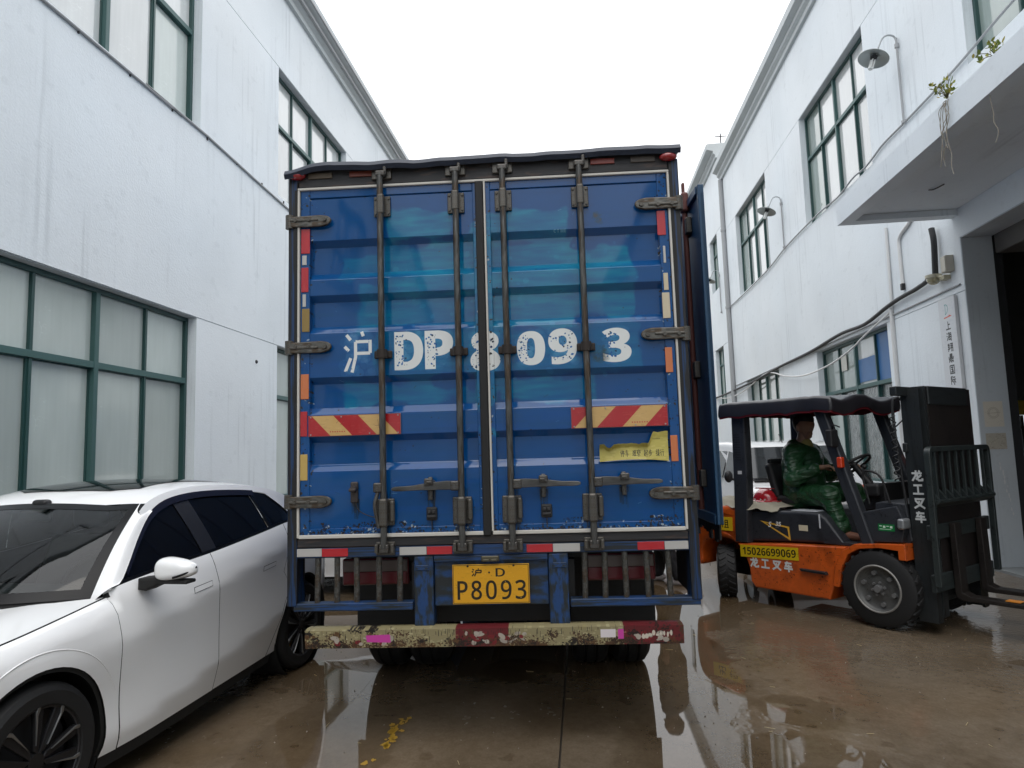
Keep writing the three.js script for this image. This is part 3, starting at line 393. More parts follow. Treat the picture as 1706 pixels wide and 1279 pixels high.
    part('keeper', [rb(0.12, 0.07, 0.016, u, 3.275, 0.02, 0.006), rb(0.11, 0.075, 0.016, u, 1.083, 0.014, 0.006), rb(0.02, 0.05, 0.045, u - 0.045, 1.085, 0.03, 0.005), rb(0.02, 0.05, 0.045, u + 0.045, 1.085, 0.03, 0.005)], hingeM, TK);
    if (k) { const s = k === 1 ? -1 : 1, L0 = k === 1 ? 0.36 : 0.355; // turning handle resting in its catch
      part('handle', [rb(0.05, 0.055, 0.03, u + s * 0.035, 1.425, 0.06, 0.01), ext(spline([[0, 0.018], [0.12, 0.024], [0.25, 0.012], [L0, 0.006], [L0, -0.008], [0.22, -0.016], [0.1, -0.02], [0, -0.018]], 32, true).map(([a, b]) => [a * s, b - a * 0.035 * (k === 1 ? 1 : 0.6)]).slice().sort(() => 0), 0.055, 0.068, 0.003).translate(u + s * 0.03, 1.428, 0)], steel, door);
      part('catch', [cyl(V(u + s * 0.18, 1.43, 0.005), V(u + s * 0.18, 1.43, 0.05), 0.034, 0.03, 14), rb(0.026, 0.13, 0.014, u + s * 0.18, 1.41, 0.012, 0.006), rb(0.05, 0.04, 0.02, u + s * 0.18, 1.45, 0.075, 0.008), rb(0.03, 0.014, 0.012, u + s * 0.175, 1.448, 0.088, 0.004)], steel, door); }
    else { part('handle_stub', [rb(0.05, 0.055, 0.03, u - 0.03, 1.425, 0.06, 0.01), tube([[u - 0.03, 1.4, 0.06], [u - 0.045, 1.33, 0.07], [u - 0.035, 1.25, 0.06], [u - 0.025, 1.2, 0.06]], 0.011)], steel, door); part('catch', [rb(0.045, 0.12, 0.02, u - 0.177, 1.4, 0.012, 0.02), cyl(V(u - 0.177, 1.42, 0.01), V(u - 0.177, 1.42, 0.05), 0.022, 0.018, 12), rb(0.04, 0.018, 0.02, u - 0.177, 1.415, 0.055, 0.006)], mat(L(0.06, 0.05, 0.048), 0.5, { metalness: 0.4 }), door); part('chain', tube([[u - 0.175, 1.35, 0.02], [u - 0.15, 1.3, 0.02], [u - 0.1, 1.27, 0.02], [u - 0.04, 1.255, 0.03]], 0.003, 5), M.black, door); }
  });
  for (const [u, d] of [[-0.324, 0], [0.324, 1]]) part('latch', [rb(0.062, 0.075, 0.02, u, 1.27, 0.012, 0.01), rb(0.02, 0.02, 0.02, u - 0.012, 1.28, 0.026, 0.005), rb(0.02, 0.02, 0.02, u + 0.012, 1.28, 0.026, 0.005), rb(0.05, 0.014, 0.02, u, 1.255, 0.028, 0.005), rb(0.006, 0.06, 0.006, u, 1.205, 0.012, 0.002)], M.darkSteel, doors[d]);
  // strap hinges
  for (const s of [-1, 1]) for (const y of [3.005, 2.243, 1.352]) {
    const sh = new THREE.Shape(); sh.moveTo(0, -0.032); sh.lineTo(0.19, -0.036); sh.quadraticCurveTo(0.262, -0.03, 0.262, 0.002); sh.quadraticCurveTo(0.258, 0.033, 0.19, 0.034); sh.lineTo(0, 0.03); sh.closePath();
    const g = ext(sh, 0.014, 0.034, 0.006, 3), rib = rb(0.17, 0.016, 0.012, 0.1, 0.0, 0.035, 0.006), bolt = [0.05, 0.13, 0.225].map((a) => cyl(V(a, 0.004, 0.03), V(a, 0.004, 0.045), 0.014, 0.011, 10)), kn = cyl(V(0.008, -0.04, 0.012), V(0.008, 0.04, 0.012), 0.026, 0.026, 16);
    part('hinge', [g, rib, kn, ...bolt].map((q) => { q = clean(q); if (s > 0) q.rotateZ(Math.PI); return q.translate(s * 1.156, y + rr(-0.004, 0.004), 0); }), hingeM, doors[s < 0 ? 0 : 1]);
  }
  // reflective tape down the outer door edges
  const tapes = [[0, -1.081, -1.028, 2.811, 2.961, RED], [0, -1.08, -1.037, 2.578, 2.726, RED], [0, -1.076, -1.03, 2.34, 2.478, mat(L(0.25, 0.17, 0.05), 0.4)], [0, -1.082, -1.034, 1.943, 2.089, ORANGE], [0, -1.084, -1.043, 1.727, 1.871, RED], [0, -1.084, -1.041, 1.475, 1.624, YEL], [0, -1.075, -1.048, 2.742, 2.8, SILV], [0, -1.072, -1.052, 2.49, 2.565, SILV], [1, 1.02, 1.068, 2.824, 2.97, RED], [1, 1.026, 1.069, 2.336, 2.485, CREAM], [1, 1.026, 1.066, 2.025, 2.168, ORANGE], [1, 1.03, 1.069, 1.524, 1.669, ORANGE], [1, 1.04, 1.066, 2.5, 2.6, CREAM], [1, 1.046, 1.06, 2.66, 2.76, SILV]];
  for (const [d, a, b, c, e, m] of tapes) part('reflector', rb(b - a, e - c, 0.004, (a + b) / 2, (c + e) / 2, 0.0095, 0.002), m, doors[d]);
  // red and cream chevron boards
  for (const s of [-1, 1]) {
    const m = canvasTex(1024, 230, (g, w, h) => { g.fillStyle = '#c4a062'; g.fillRect(0, 0, w, h); g.fillStyle = '#a5141b'; for (let k = -2; k < 4; k++) { const x = k * 512 + (s < 0 ? 275 : 482), d = s < 0 ? 215 : -215; g.beginPath(); g.moveTo(x, 0); g.lineTo(x + 272, 0); g.lineTo(x + 272 + d, h); g.lineTo(x + d, h); g.fill(); } for (let i = 0; i < 120; i++) { g.fillStyle = ['rgba(225,190,120,.16)', 'rgba(120,90,50,.16)', 'rgba(235,210,170,.12)'][i % 3]; g.fillRect(rnd() * w, rnd() * h, rr(4, 60), rr(2, 12)); } g.strokeStyle = '#6c1014'; g.lineWidth = 4; g.strokeRect(2, 2, w - 4, h - 4); g.fillStyle = '#b5523a'; for (let k = 0; k < 7; k++) g.fillRect((s < 0 ? 240 : 640) + k * 26, 175, 15, 15); g.strokeStyle = '#5a3a24'; g.lineWidth = 3; g.beginPath(); if (s < 0) { g.moveTo(310, 90); g.lineTo(360, 40); g.moveTo(360, 110); g.lineTo(400, 60); g.moveTo(770, 60); g.lineTo(790, 170); g.moveTo(740, 130); g.lineTo(830, 120); } g.stroke(); });
    const a = s < 0 ? -1.036 : 0.48, b = s < 0 ? -0.494 : 1.023;
    const o = part('chevron_board', rb(b - a, 0.121, 0.006, (a + b) / 2, 1.784, 0.011, 0.002), mat(L(0.3, 0.3, 0.3), 0.5), doors[s < 0 ? 0 : 1]);
    o.geometry = join([o.geometry, ...[[-1, -1], [-1, 1], [1, 1], [1, -1], [-0.3, 1], [0.35, -1]].map(([p, q]) => cyl(V((a + b) / 2 + p * 0.255, 1.784 + q * 0.05, 0.012), V((a + b) / 2 + p * 0.255, 1.784 + q * 0.05, 0.0185), 0.006, 0.004, 8))]);
    const face = part('chevron_face', plane(b - a - 0.002, 0.119, (a + b) / 2, 1.784, 0.0155), mat(0xffffff, 0.3, { map: m, clearcoat: 0.5 }), doors[s < 0 ? 0 : 1]);
  }
  { // torn yellow warning sticker, curling off at the top
    const x0 = 0.632, x1 = 1.015, N = 48, K = 14, pos = [], uv = [], idx = [];
    for (let i = 0; i <= N; i++) { const t = i / N, x = lerp(x0, x1, t); let top = 1.635 - 0.012 * fbm(t * 14, 1, 99, 99, 3, 261); if (t < 0.2 && t > 0.06) top -= 0.02 * Math.sin((t - 0.06) / 0.14 * Math.PI); top += 0.062 * sm(0.7, 0.8, t); const bot = 1.532 + 0.012 * Math.sin(t * Math.PI) - 0.004 * t; for (let j = 0; j <= K; j++) { const q = j / K, y = lerp(bot, top, q); pos.push(x, y, 0.004 + 0.014 * (1 - q) ** 2 * (0.4 + Math.sin(t * 3)) * 0.6 + 0.03 * sm(0.75, 1, q) * (0.3 + fbm(t * 9, 7, 99, 99, 2, 267)) * (t < 0.7 ? 1 : 0.4) + (inn ? 0 : 0.006)); uv.push(t, (y - 1.53) / 0.17); } }
    for (let i = 0; i < N; i++) for (let j = 0; j < K; j++) { const a = i * (K + 1) + j, b = a + K + 1; idx.push(a, b, a + 1, a + 1, b, b + 1); }
    const g = new THREE.BufferGeometry(); g.setAttribute('position', new THREE.Float32BufferAttribute(pos, 3)); g.setAttribute('uv', new THREE.Float32BufferAttribute(uv, 2)); g.setIndex(idx); g.computeVertexNormals();
    const m = canvasTex(1024, 460, (c, w, h) => { c.fillStyle = '#b9ad5a'; c.fillRect(0, 0, w, h); for (let i = 0; i < 200; i++) { c.fillStyle = ['rgba(220,210,140,.2)', 'rgba(150,135,60,.15)'][i % 2]; c.fillRect(rnd() * w, rnd() * h, rr(10, 120), rr(4, 30)); } c.fillStyle = 'rgba(60,58,50,.5)'; ['停', '车', '观', '察', '起', '步', '缓', '行'].forEach((ch, k) => glyph(c, ch, 310 + k * 66 + Math.floor(k / 2) * 42, 282, 62, 112, 8, '#2a281f')); c.fillStyle = '#6b6238'; for (let k = 0; k < 7; k++) c.fillRect(800 + k * 16, 120, 9, 16); });
    part('warning_sticker', g, mat(0xffffff, 0.45, { map: m }), doors[1]).userData.label = 'torn yellow warning sticker';
  }
  // red and white tape on the sill beam
  for (const [a, b, y, m] of [[-1.105, -0.958, 1.075, SILV], [-0.958, -0.806, 1.073, RED], [-0.513, -0.358, 1.073, SILV], [-0.358, -0.212, 1.073, RED], [0.204, 0.351, 1.073, RED], [0.351, 0.503, 1.073, SILV], [0.818, 0.967, 1.073, RED], [0.967, 1.098, 1.073, SILV]]) part('reflector', rb(b - a - 0.002, 0.044, 0.004, (a + b) / 2, y - 0.008, 0.0085, 0.0015), m, beam);
  // guard rails below the box
  const grey = mat(0xffffff, 0.5, { map: rep(rustMap, 1, 1), color: L(1.2, 1.2, 1.15), metalness: 0.3 });
  for (const u of [-0.993, -0.879, -0.765, -0.638, -0.519, 0.522, 0.634, 0.75, 0.871, 0.992]) part('guard_bar', cyl(V(u + rr(-0.006, 0.006), 1.04, -0.02), V(u, 0.78, -0.02), 0.0165, 0.0165, 12), grey, TK);
  part('lower_rail', bl(-1.12, -0.44, 0.742, 0.786, -0.06, 0.01, 0.006), blueGrime, TK); part('lower_rail', bl(0.44, 1.15, 0.742, 0.786, -0.06, 0.01, 0.006), blueGrime, TK);
  for (const s of [-1, 1]) part('bumper_hanger', [bl(s * 0.378 - 0.055, s * 0.378 + 0.055, 0.65, 1.034, -0.1, 0.004, 0.008), rb(0.075, 0.03, 0.008, s * 0.385, 0.97, 0.006, 0.004)], s < 0 ? blueGrime : blueGrime, TK);
  const pp = part('plate_panel', [bl(-0.32, 0.32, 0.755, 1.034, -0.05, -0.02, 0.004), bl(-0.32, 0.32, 1.0, 1.034, -0.02, 0.004, 0.004)], blueGrime, TK);
  part('plate_lamp', [rb(0.1, 0.03, 0.03, 0.0, 1.015, 0.012, 0.006), rb(0.035, 0.014, 0.01, -0.022, 1.008, 0.03, 0.004), rb(0.035, 0.014, 0.01, 0.022, 1.008, 0.03, 0.004)], mat(L(0.1, 0.09, 0.06), 0.4, { metalness: 0.5 }), pp);
  const plateMap = canvasTex(1024, 512, (g, w, h) => { g.fillStyle = '#d39a1c'; g.fillRect(0, 0, w, h); for (let i = 0; i < 260; i++) { g.fillStyle = ['rgba(240,180,60,.18)', 'rgba(150,100,10,.14)', 'rgba(90,60,20,.1)'][i % 3]; g.fillRect(rnd() * w, rnd() * h, rr(4, 70), rr(2, 14)); } g.strokeStyle = '#1c1710'; g.lineWidth = 7; g.strokeRect(10, 10, w - 20, h - 20); glyph(g, '沪', 250, 48, 150, 112, 17, '#17130d'); g.fillStyle = '#17130d'; g.beginPath(); g.arc(492, 106, 13, 0, 7); g.fill(); g.save(); g.translate(560, 160); g.scale(1.5, 0.98); g.font = '150px sans-serif'; g.fillText('D', 0, 0); g.lineWidth = 5; g.strokeStyle = '#17130d'; g.strokeText('D', 0, 0); g.restore(); g.save(); g.translate(28, 452); g.scale(1.0, 1.22); g.font = '270px sans-serif'; g.lineWidth = 7; [...'P8093'].forEach((ch, i) => { g.save(); g.translate(i * 198 + 2, 0); g.scale(1.12, 1); g.fillText(ch, 6, 0); g.strokeText(ch, 6, 0); g.restore(); }); g.restore(); for (let i = 0; i < 70; i++) { g.fillStyle = ['#3a2a14', '#7b5412', '#e9c264'][i % 3]; g.beginPath(); g.ellipse(rnd() * w, rnd() * h, rr(1, 6), rr(1, 5), 0, 0, 7); g.fill(); } for (const x of [205, 820]) { g.fillStyle = '#1b140c'; g.beginPath(); g.arc(x, 18, 16, 0, 7); g.fill(); } });
  const plt = part('number_plate', [rb(0.43, 0.215, 0.006, 0.0, 0.876, 0.006, 0.002)], mat(L(0.55, 0.32, 0.03), 0.4), TK); part('plate_face', plane(0.428, 0.213, 0.0, 0.876, 0.0105), mat(0xffffff, 0.35, { map: plateMap }), plt); plt.userData.label = 'yellow number plate';
  { // battered red and cream bumper bar
    const m = canvasTex(2048, 128, (g, w, h) => { g.fillStyle = '#8a8160'; g.fillRect(0, 0, w, h); const red = (a, b) => { g.fillStyle = '#5f1a1f'; g.fillRect(a * w, 0, (b - a) * w, h); }; red(0.405, 0.545); red(0.845, 1);
      for (let i = 0; i < 700; i++) { g.fillStyle = ['#b0a680', '#7d7150', '#94885c', '#c0b894'][i % 4]; g.globalAlpha = 0.5; let x = rnd(); if ((x > 0.405 && x < 0.545) || x > 0.845) continue; g.fillRect(x * w, rnd() * h, rr(3, 26), rr(2, 12)); } g.globalAlpha = 1;
      const cl = Array.from({ length: 80 }, () => [rnd() ** 1.4, rnd() < 0.65 ? rr(0.75, 1) : rnd(), rr(0.006, 0.04), rr(0.08, 0.35)]);
      for (let i = 0; i < 4200; i++) { const [cx, cy, sx, sy] = cl[i % cl.length], q = (rnd() + rnd() + rnd() - 1.5), q2 = (rnd() + rnd() + rnd() - 1.5); g.fillStyle = ['#3d2a1a', '#241810', '#553a20', '#191310', '#47301e'][i % 5]; g.beginPath(); g.ellipse((cx + q * sx) * w, (cy + q2 * sy) * h, rr(1, 9), rr(1, 6), rnd() * 3, 0, 7); g.fill(); }
      for (let i = 0; i < 60; i++) { const a = [[0.42, 0.59], [0.08, 0.24], [0.88, 0.97], [0.42, 0.58]][i % 4]; g.fillStyle = ['#9a9288', '#a79f94', '#6e1a20'][i % 3]; g.beginPath(); g.ellipse(rr(a[0], a[1]) * w, h * rr(0.3, 0.8), rr(6, 26), rr(5, 18), rnd() * 3, 0, 7); g.fill(); }
      g.fillStyle = '#1b1512'; for (let i = 0; i < 220; i++) { const x = rnd() * w; g.fillRect(x, rnd() * h * 0.9, rr(1, 3), rr(8, 40)); }
      g.fillStyle = '#c23f9a'; g.beginPath(); g.moveTo(0.165 * w, h * 0.33); g.lineTo(0.23 * w, h * 0.3); g.lineTo(0.232 * w, h * 0.72); g.lineTo(0.168 * w, h * 0.68); g.closePath(); g.fill(); g.fillStyle = '#c23f9a'; g.fillRect(0.83 * w, h * 0.2, 30, h * 0.5); g.fillStyle = '#d8d0d4'; g.fillRect(0.785 * w, h * 0.2, 80, h * 0.42); g.fillStyle = '#c6beb0'; for (let k = 0; k < 9; k++) { g.beginPath(); g.ellipse((0.895 + k * 0.009) * w, h * rr(0.4, 0.6), rr(5, 11), rr(6, 20), 0, 0, 7); g.fill(); } });
    const g = ext([[0.04, 0], [0.035, -0.098], [-0.05, -0.1], [-0.055, -0.004], [-0.01, 0.003]], -1.04, 1.04, 0.004).rotateY(Math.PI / 2); const q = clean(g.translate(0, 0.652, 0)), p = q.attributes.position, uv = q.attributes.uv;
    for (let i = 0; i < p.count; i++) uv.setXY(i, (p.getX(i) + 1.04) / 2.08, (p.getY(i) - 0.55) / 0.104 - (p.getZ(i) < 0 ? 0.1 : 0)); const o = part('bumper', q, mat(0xffffff, 0.55, { map: m }), TK); o.userData.label = 'rusty bumper bar with peeling red and cream tape'; 
  }
  // tail lamps behind the rails
  for (const s of [-1, 1]) { const c = s < 0 ? -0.70 : 0.74, t = part('tail_lamp', [bl(c - 0.2, c + 0.2, 0.845, 1.0, -0.26, -0.18, 0.012)], mat(L(0.12, 0.02, 0.025), 0.25, { clearcoat: 0.8 }), TK); part('lens', [bl(c - 0.19, c + 0.19, 0.925, 0.99, -0.181, -0.17, 0.008)], mat(L(0.13, 0.10, 0.09), 0.3), t); part('lens', [bl(c - 0.19, c + 0.19, 0.855, 0.922, -0.181, -0.17, 0.008)], mat(L(0.12, 0.008, 0.014), 0.25), t); }
  // running gear
  for (const s of [-1, 1]) part('chassis_rail', bl(s * 0.43 - 0.04, s * 0.43 + 0.04, 0.72, 0.98, -7.6, -0.12), M.black, TK);
  part('axle', [cyl(V(-0.9, 0.47, -1.55), V(0.9, 0.47, -1.55), 0.09), new THREE.SphereGeometry(0.22, 16, 12).translate(0, 0.47, -1.55)], M.black, TK);
  const tyreG = (w, r, x, z) => { const pts = [[0.3, -w / 2], [r - 0.05, -w / 2], [r - 0.01, -w / 2 + 0.03], [r, -w / 2 + 0.06], [r, -0.05], [r - 0.012, -0.045], [r - 0.012, -0.035], [r, -0.03], [r, 0.03], [r - 0.012, 0.035], [r - 0.012, 0.045], [r, 0.05], [r, w / 2 - 0.06], [r - 0.01, w / 2 - 0.03], [r - 0.05, w / 2], [0.3, w / 2]].map(([a, b]) => new THREE.Vector2(a, b)); return crease(new THREE.LatheGeometry(pts, 48), 0.5).rotateZ(Math.PI / 2).translate(x, r, z); };
  const wheel = (x, z, w = 0.26) => { const t = part('wheel', tyreG(w, 0.49, x, z), M.rubber, TK); part('rim', cyl(V(x - w * 0.3, 0.49, z), V(x + w * 0.3, 0.49, z), 0.3, 0.3, 32), M.darkSteel, t); return t; };
  for (const s of [-1, 1]) { wheel(s * 0.9, -1.55); wheel(s * 0.6, -1.55); wheel(s * 0.9, -6.9); part('mud_flap', bl(s * 0.75 - 0.29, s * 0.75 + 0.29, 0.35, 1.0, -0.98, -0.97), M.rubber, TK); }
  for (const s of [-1, 1]) { part('added_side_guard', [bl(s * 1.02 - 0.03, s * 1.02 + 0.03, 0.42, 0.98, -5.9, -2.25)], M.darkSteel, TK); part('mud_guard', [bl(s * 0.75 - 0.3, s * 0.75 + 0.3, 0.99, 1.02, -2.15, -0.98)], M.rubber, TK); } part('added_fuel_tank', cyl(V(0.62, 0.62, -3.6), V(0.62, 0.62, -2.5), 0.28, 0.28, 24), M.darkSteel, TK); part('added_spare_wheel', new THREE.TorusGeometry(0.36, 0.12, 14, 36).rotateX(Math.PI / 2).translate(0, 0.62, -2.9), M.rubber, TK);  // unseen side guards, fuel tank and spare wheel added to block light beneath
  part('underbody', bl(-0.85, 0.85, 0.98, 1.028, -6.3, -0.2), M.black, TK);
  part('spare_frame', [bl(-0.35, 0.35, 0.6, 0.9, -1.0, -0.3)], M.black, TK);
  // cab, far in front
  const cab = part('cab', [ext([[0, 0.55], [0, 2.35], [-0.25, 2.55], [-1.5, 2.55], [-1.85, 1.5], [-1.9, 0.5]].map(([a, b]) => [a, b]), -1.05, 1.05, 0.05).rotateY(-Math.PI / 2).translate(0, 0, -6.5)], boxS, TK);
  // side door swung open against the right flank
  const P = (x, y, z) => V(x, y, z), side = part('side_door', [bl(0, 0.025, 1.13, 3.2, -1.1, 0, 0.004), bl(-0.012, 0.024, 1.13, 3.25, -0.035, 0.0, 0.004), bl(-0.02, 0.03, 3.2, 3.25, -1.1, -0.035, 0.004), bl(-0.02, 0.03, 1.13, 1.19, -1.1, -0.035, 0.004)], mat(L(0.016, 0.06, 0.125), 0.4), TK);
  side.position.set(1.355, 0, -0.32); side.rotation.y = 0.02; side.userData.label = 'open blue side door';
  part('lock_bar', [cyl(V(-0.03, 1.2, -0.3), V(-0.03, 3.2, -0.3), 0.018), rb(0.05, 0.14, 0.08, -0.03, 3.24, -0.3, 0.02), rb(0.02, 0.09, 0.03, -0.03, 3.34, -0.31, 0.008)], mat(L(0.11, 0.035, 0.028), 0.55, { metalness: 0.2 }), side);
  for (const y of [3.07, 2.1, 1.4]) part('bar_bracket', rb(0.04, 0.11, 0.13, -0.02, y, -0.3, 0.01), hingeM, side);
  { const rg = []; for (let k = 0; k < 9; k++) rg.push(bl(0.004, 0.016, 1.13 - rr(0.04, 0.16), 1.14, -0.62 + k * 0.066, -0.56 + k * 0.066)); part('torn_seal', rg, M.rubber, side); }
  part('mud_skirt', [bl(1.1, 1.17, 0.775, 1.1, -0.12, 0.0, 0.01)].slice(0, 0).concat([bl(1.12, 1.155, 0.775, 1.04, -0.5, -0.13)]), blackGrime, TK);
}

// ---------------------------------------------------------------- white fastback car
// panels are outlines in (s, y) (s runs rearwards from the front axle) cut on a grid and laid on the curved body side
function panel(poly, fn, step = 0.06, flip = false) {
  let a0 = 1e9, a1 = -1e9, b0 = 1e9, b1 = -1e9; for (const [a, b] of poly) { a0 = Math.min(a0, a); a1 = Math.max(a1, a); b0 = Math.min(b0, b); b1 = Math.max(b1, b); }
  const half = (ps, f) => { const o = []; for (let i = 0; i < ps.length; i++) { const p = ps[i], q = ps[(i + 1) % ps.length], u = f(p), v = f(q); if (u >= 0) o.push(p); if ((u >= 0) !== (v >= 0)) { const t = u / (u - v); o.push([p[0] + (q[0] - p[0]) * t, p[1] + (q[1] - p[1]) * t]); } } return o; };
  const pos = [], nor = [], uv = [], h = 0.003;
  const put = (p) => { const c = fn(p[0], p[1]), d1 = fn(p[0] + h, p[1]).sub(fn(p[0] - h, p[1])), d2 = fn(p[0], p[1] + h).sub(fn(p[0], p[1] - h)), n = d1.cross(d2).normalize(); if (flip) n.negate(); pos.push(c.x, c.y, c.z); nor.push(n.x, n.y, n.z); uv.push(p[0], p[1]); };
  for (let a = a0; a < a1; a += step) for (let b = b0; b < b1; b += step) {
    let c = half(poly, (p) => p[0] - a); c = half(c, (p) => a + step - p[0]); c = half(c, (p) => p[1] - b); c = half(c, (p) => b + step - p[1]); if (c.length < 3) continue;
    const pts = c.map((p) => new THREE.Vector2(p[0], p[1])); if (THREE.ShapeUtils.area(pts) < 0) { pts.reverse(); c.reverse(); }
    if (Math.abs(THREE.ShapeUtils.area(pts)) < 1e-7) continue;
    for (const t of THREE.ShapeUtils.triangulateShape(pts, [])) for (const k of flip ? [t[0], t[2], t[1]] : t) put(c[k]);
  }
  const g = new THREE.BufferGeometry(); g.setAttribute('position', new THREE.Float32BufferAttribute(pos, 3)); g.setAttribute('normal', new THREE.Float32BufferAttribute(nor, 3)); g.setAttribute('uv', new THREE.Float32BufferAttribute(uv, 2)); return g;
}
const curve = (pts) => (x) => { if (x <= pts[0][0]) return pts[0][1]; for (let i = 1; i < pts.length; i++) if (x <= pts[i][0]) { const p0 = pts[Math.max(0, i - 2)], p1 = pts[i - 1], p2 = pts[i], p3 = pts[Math.min(pts.length - 1, i + 1)], t = (x - p1[0]) / (p2[0] - p1[0]), d = p2[0] - p1[0], m1 = (p2[1] - p0[1]) / Math.max(1e-6, p2[0] - p0[0]) * d, m2 = (p3[1] - p1[1]) / Math.max(1e-6, p3[0] - p1[0]) * d, t2 = t * t, t3 = t2 * t; return (2 * t3 - 3 * t2 + 1) * p1[1] + (t3 - 2 * t2 + t) * m1 + (-2 * t3 + 3 * t2) * p2[1] + (t3 - t2) * m2; } return pts[pts.length - 1][1]; };
function makeCar(label, pos, turn, full) {
  const car = thing('parked_car', label, 'car', pos, turn);
  const WB = 2.36, RW = 0.325, S0 = -0.8, S1 = 3.08;
  const plan = curve([[-0.82, 0.66], [-0.7, 0.755], [-0.5, 0.835], [-0.2, 0.868], [0.3, 0.88], [1.2, 0.885], [2.0, 0.88], [2.6, 0.84], [2.9, 0.77], [3.1, 0.66]]);
  const shoulder = curve([[0.15, -0.075], [0.2, -0.052], [0.28, -0.03], [0.38, -0.036], [0.48, -0.03], [0.58, -0.012], [0.68, 0.0], [0.76, -0.004], [0.84, -0.02], [0.92, -0.045], [1.0, -0.07], [1.14, -0.1]]);
  const hoodGap = curve([[-0.82, 0.64], [-0.65, 0.74], [-0.4, 0.815], [0, 0.868], [0.3, 0.905], [0.46, 0.925]]);
  const belt = curve([[0.3, 0.925], [0.46, 0.965], [0.8, 1.0], [1.25, 1.03], [1.8, 1.085], [2.2, 1.125], [2.5, 1.125], [2.8, 1.06], [3.1, 0.95]]);
  const topLine = (s) => s < 0.46 ? hoodGap(s) : belt(s);
  const fl = (s, y) => { const f = (c) => Math.exp(-(((s - c) / 0.42) ** 2 + ((y - 0.55) / 0.3) ** 2)); return 0.012 * (f(0) + f(WB)); };
  const roll = (s, y) => { const d = topLine(s) - y; return -0.045 * Math.max(0, 1 - d / 0.09) ** 2; };
  const crea = (s, y) => { const yu = lerp(0.70, 0.99, clamp((s - 0.4) / 1.8, 0, 1)), yl = lerp(0.24, 0.5, clamp((s - 0.4) / 1.7, 0, 1)), soft = (d, e) => Math.sqrt(d * d + e * e) / 2 + d / 2; const t = clamp((y - yl) / (yu - yl), 0, 1); return -0.007 * Math.sin(Math.PI * t) ** 1.2 - 0.30 * soft(y - yu, 0.02) - 0.24 * soft(yl - y, 0.012); };
  const W = (s, y) => { const k = sm(0.05, 0.75, s) * (1 - 0.6 * sm(2.1, 2.6, s)); return plan(s) + lerp(shoulder(y), crea(s, y) + 0.004, k) + fl(s, y) + roll(s, y) * (s < 0.46 ? 1 : 0.3); };
  const sideFn = (k, off = 0) => (s, y) => V(k * (W(s, y) + off), y, -s);
  const paint = mat(L(0.88, 0.885, 0.89), 0.32, { clearcoat: 1, clearcoatRoughness: 0.04 }), blackG = mat(L(0.005, 0.005, 0.006), 0.3, { specularIntensity: 0.45 }), gapM = mat(L(0.01, 0.01, 0.01), 0.8), glassM = mat(L(0.004, 0.004, 0.005), 0.05, { specularIntensity: 0.6 });
  const sillY = (s) => lerp(0.175, 0.225, sm(0.3, 2.1, s));
  const arc = (c, r, a0, a1, n = 26) => Array.from({ length: n + 1 }, (_, i) => { const a = lerp(a0, a1, i / n); return [c + Math.cos(a) * r, RW + Math.sin(a) * r]; });
  const line = (f, a, b, n) => Array.from({ length: n + 1 }, (_, i) => { const s = lerp(a, b, i / n); return [s, f(s)]; });
  const AR = 0.385, low = (y) => Math.asin(clamp((y - RW) / AR, -1, 1));
  const aF = low(0.19), gp = 0.0024;
  const fender = [...line(topLine, S0, 0.455, 30), [0.452, 0.62], [0.462, 0.19], ...arc(0, AR, low(0.19), Math.PI - low(0.3), 30), [S0 + 0.05, 0.3], [S0, 0.45]];
  const d1 = [[0.455 + gp, 0.975], ...line(belt, 0.47, 1.24, 16), [1.25, 0.6], [1.235, 0.21], [0.47, 0.192], [0.452 + 2 * gp, 0.62]];
  const aR = (t) => Math.PI - low(t);
  const d2 = [...line(belt, 1.24 + 2 * gp, 2.1, 18), [2.1, 0.95], [2.02, 0.78], ...arc(WB, AR + 0.02, Math.PI - 0.95, Math.PI - 0.32, 12), [1.86, 0.225], [1.235 + 2 * gp, 0.212], [1.25 + 2 * gp, 0.6]];
  const quarter = [...line(belt, 2.1 + 2 * gp, S1, 20), [S1, 0.45], [S1 - 0.06, 0.3], ...arc(WB, AR, low(0.3), Math.PI - low(0.225), 34), [1.864 + gp * 2, 0.225], ...arc(WB, AR + 0.02 - gp * 2, Math.PI - 0.32, Math.PI - 0.95, 12), [2.02 + gp * 2, 0.78], [2.1 + gp * 2, 0.95]];
  const outline = [...line(topLine, S0 + 0.02, S1 - 0.02, 60), [S1 - 0.02, 0.3], ...arc(WB, AR + 0.012, low(0.3), Math.PI - low(0.2), 24), ...arc(0, AR + 0.012, low(0.18), Math.PI - low(0.3), 24), [S0 + 0.02, 0.3]];
  for (const k of [1, -1]) {
    const f = k > 0;
    part('fender', panel(fender, sideFn(k), 0.05, !f), paint, car);
    for (const [d, hs] of [[d1, 1.02], [d2, 1.74]]) { const o = part('door', panel(d, sideFn(k), 0.05, !f), paint, car);
      if (full && f) { part('handle', panel([[hs, 0.832], [hs + 0.16, 0.845], [hs + 0.165, 0.872], [hs + 0.005, 0.86]], sideFn(k, 0.002), 0.05, !f), paint, o); part('handle_gap', panel([[hs - 0.003, 0.829], [hs + 0.163, 0.842], [hs + 0.168, 0.875], [hs + 0.002, 0.863]], sideFn(k, 0.001), 0.05, !f), gapM, o); } }
    part('rear_quarter', panel(quarter, sideFn(k), 0.05, !f), paint, car);
    part('inner_panel', panel(outline, sideFn(k, -0.028), 0.08, !f), gapM, car);
    part('rocker', panel([[0.37, 0.19], [0.47, 0.192], [1.235, 0.21], [1.94, 0.226], [1.94, 0.16], [0.37, 0.12]], sideFn(k, -0.006), 0.06, !f), gapM, car);
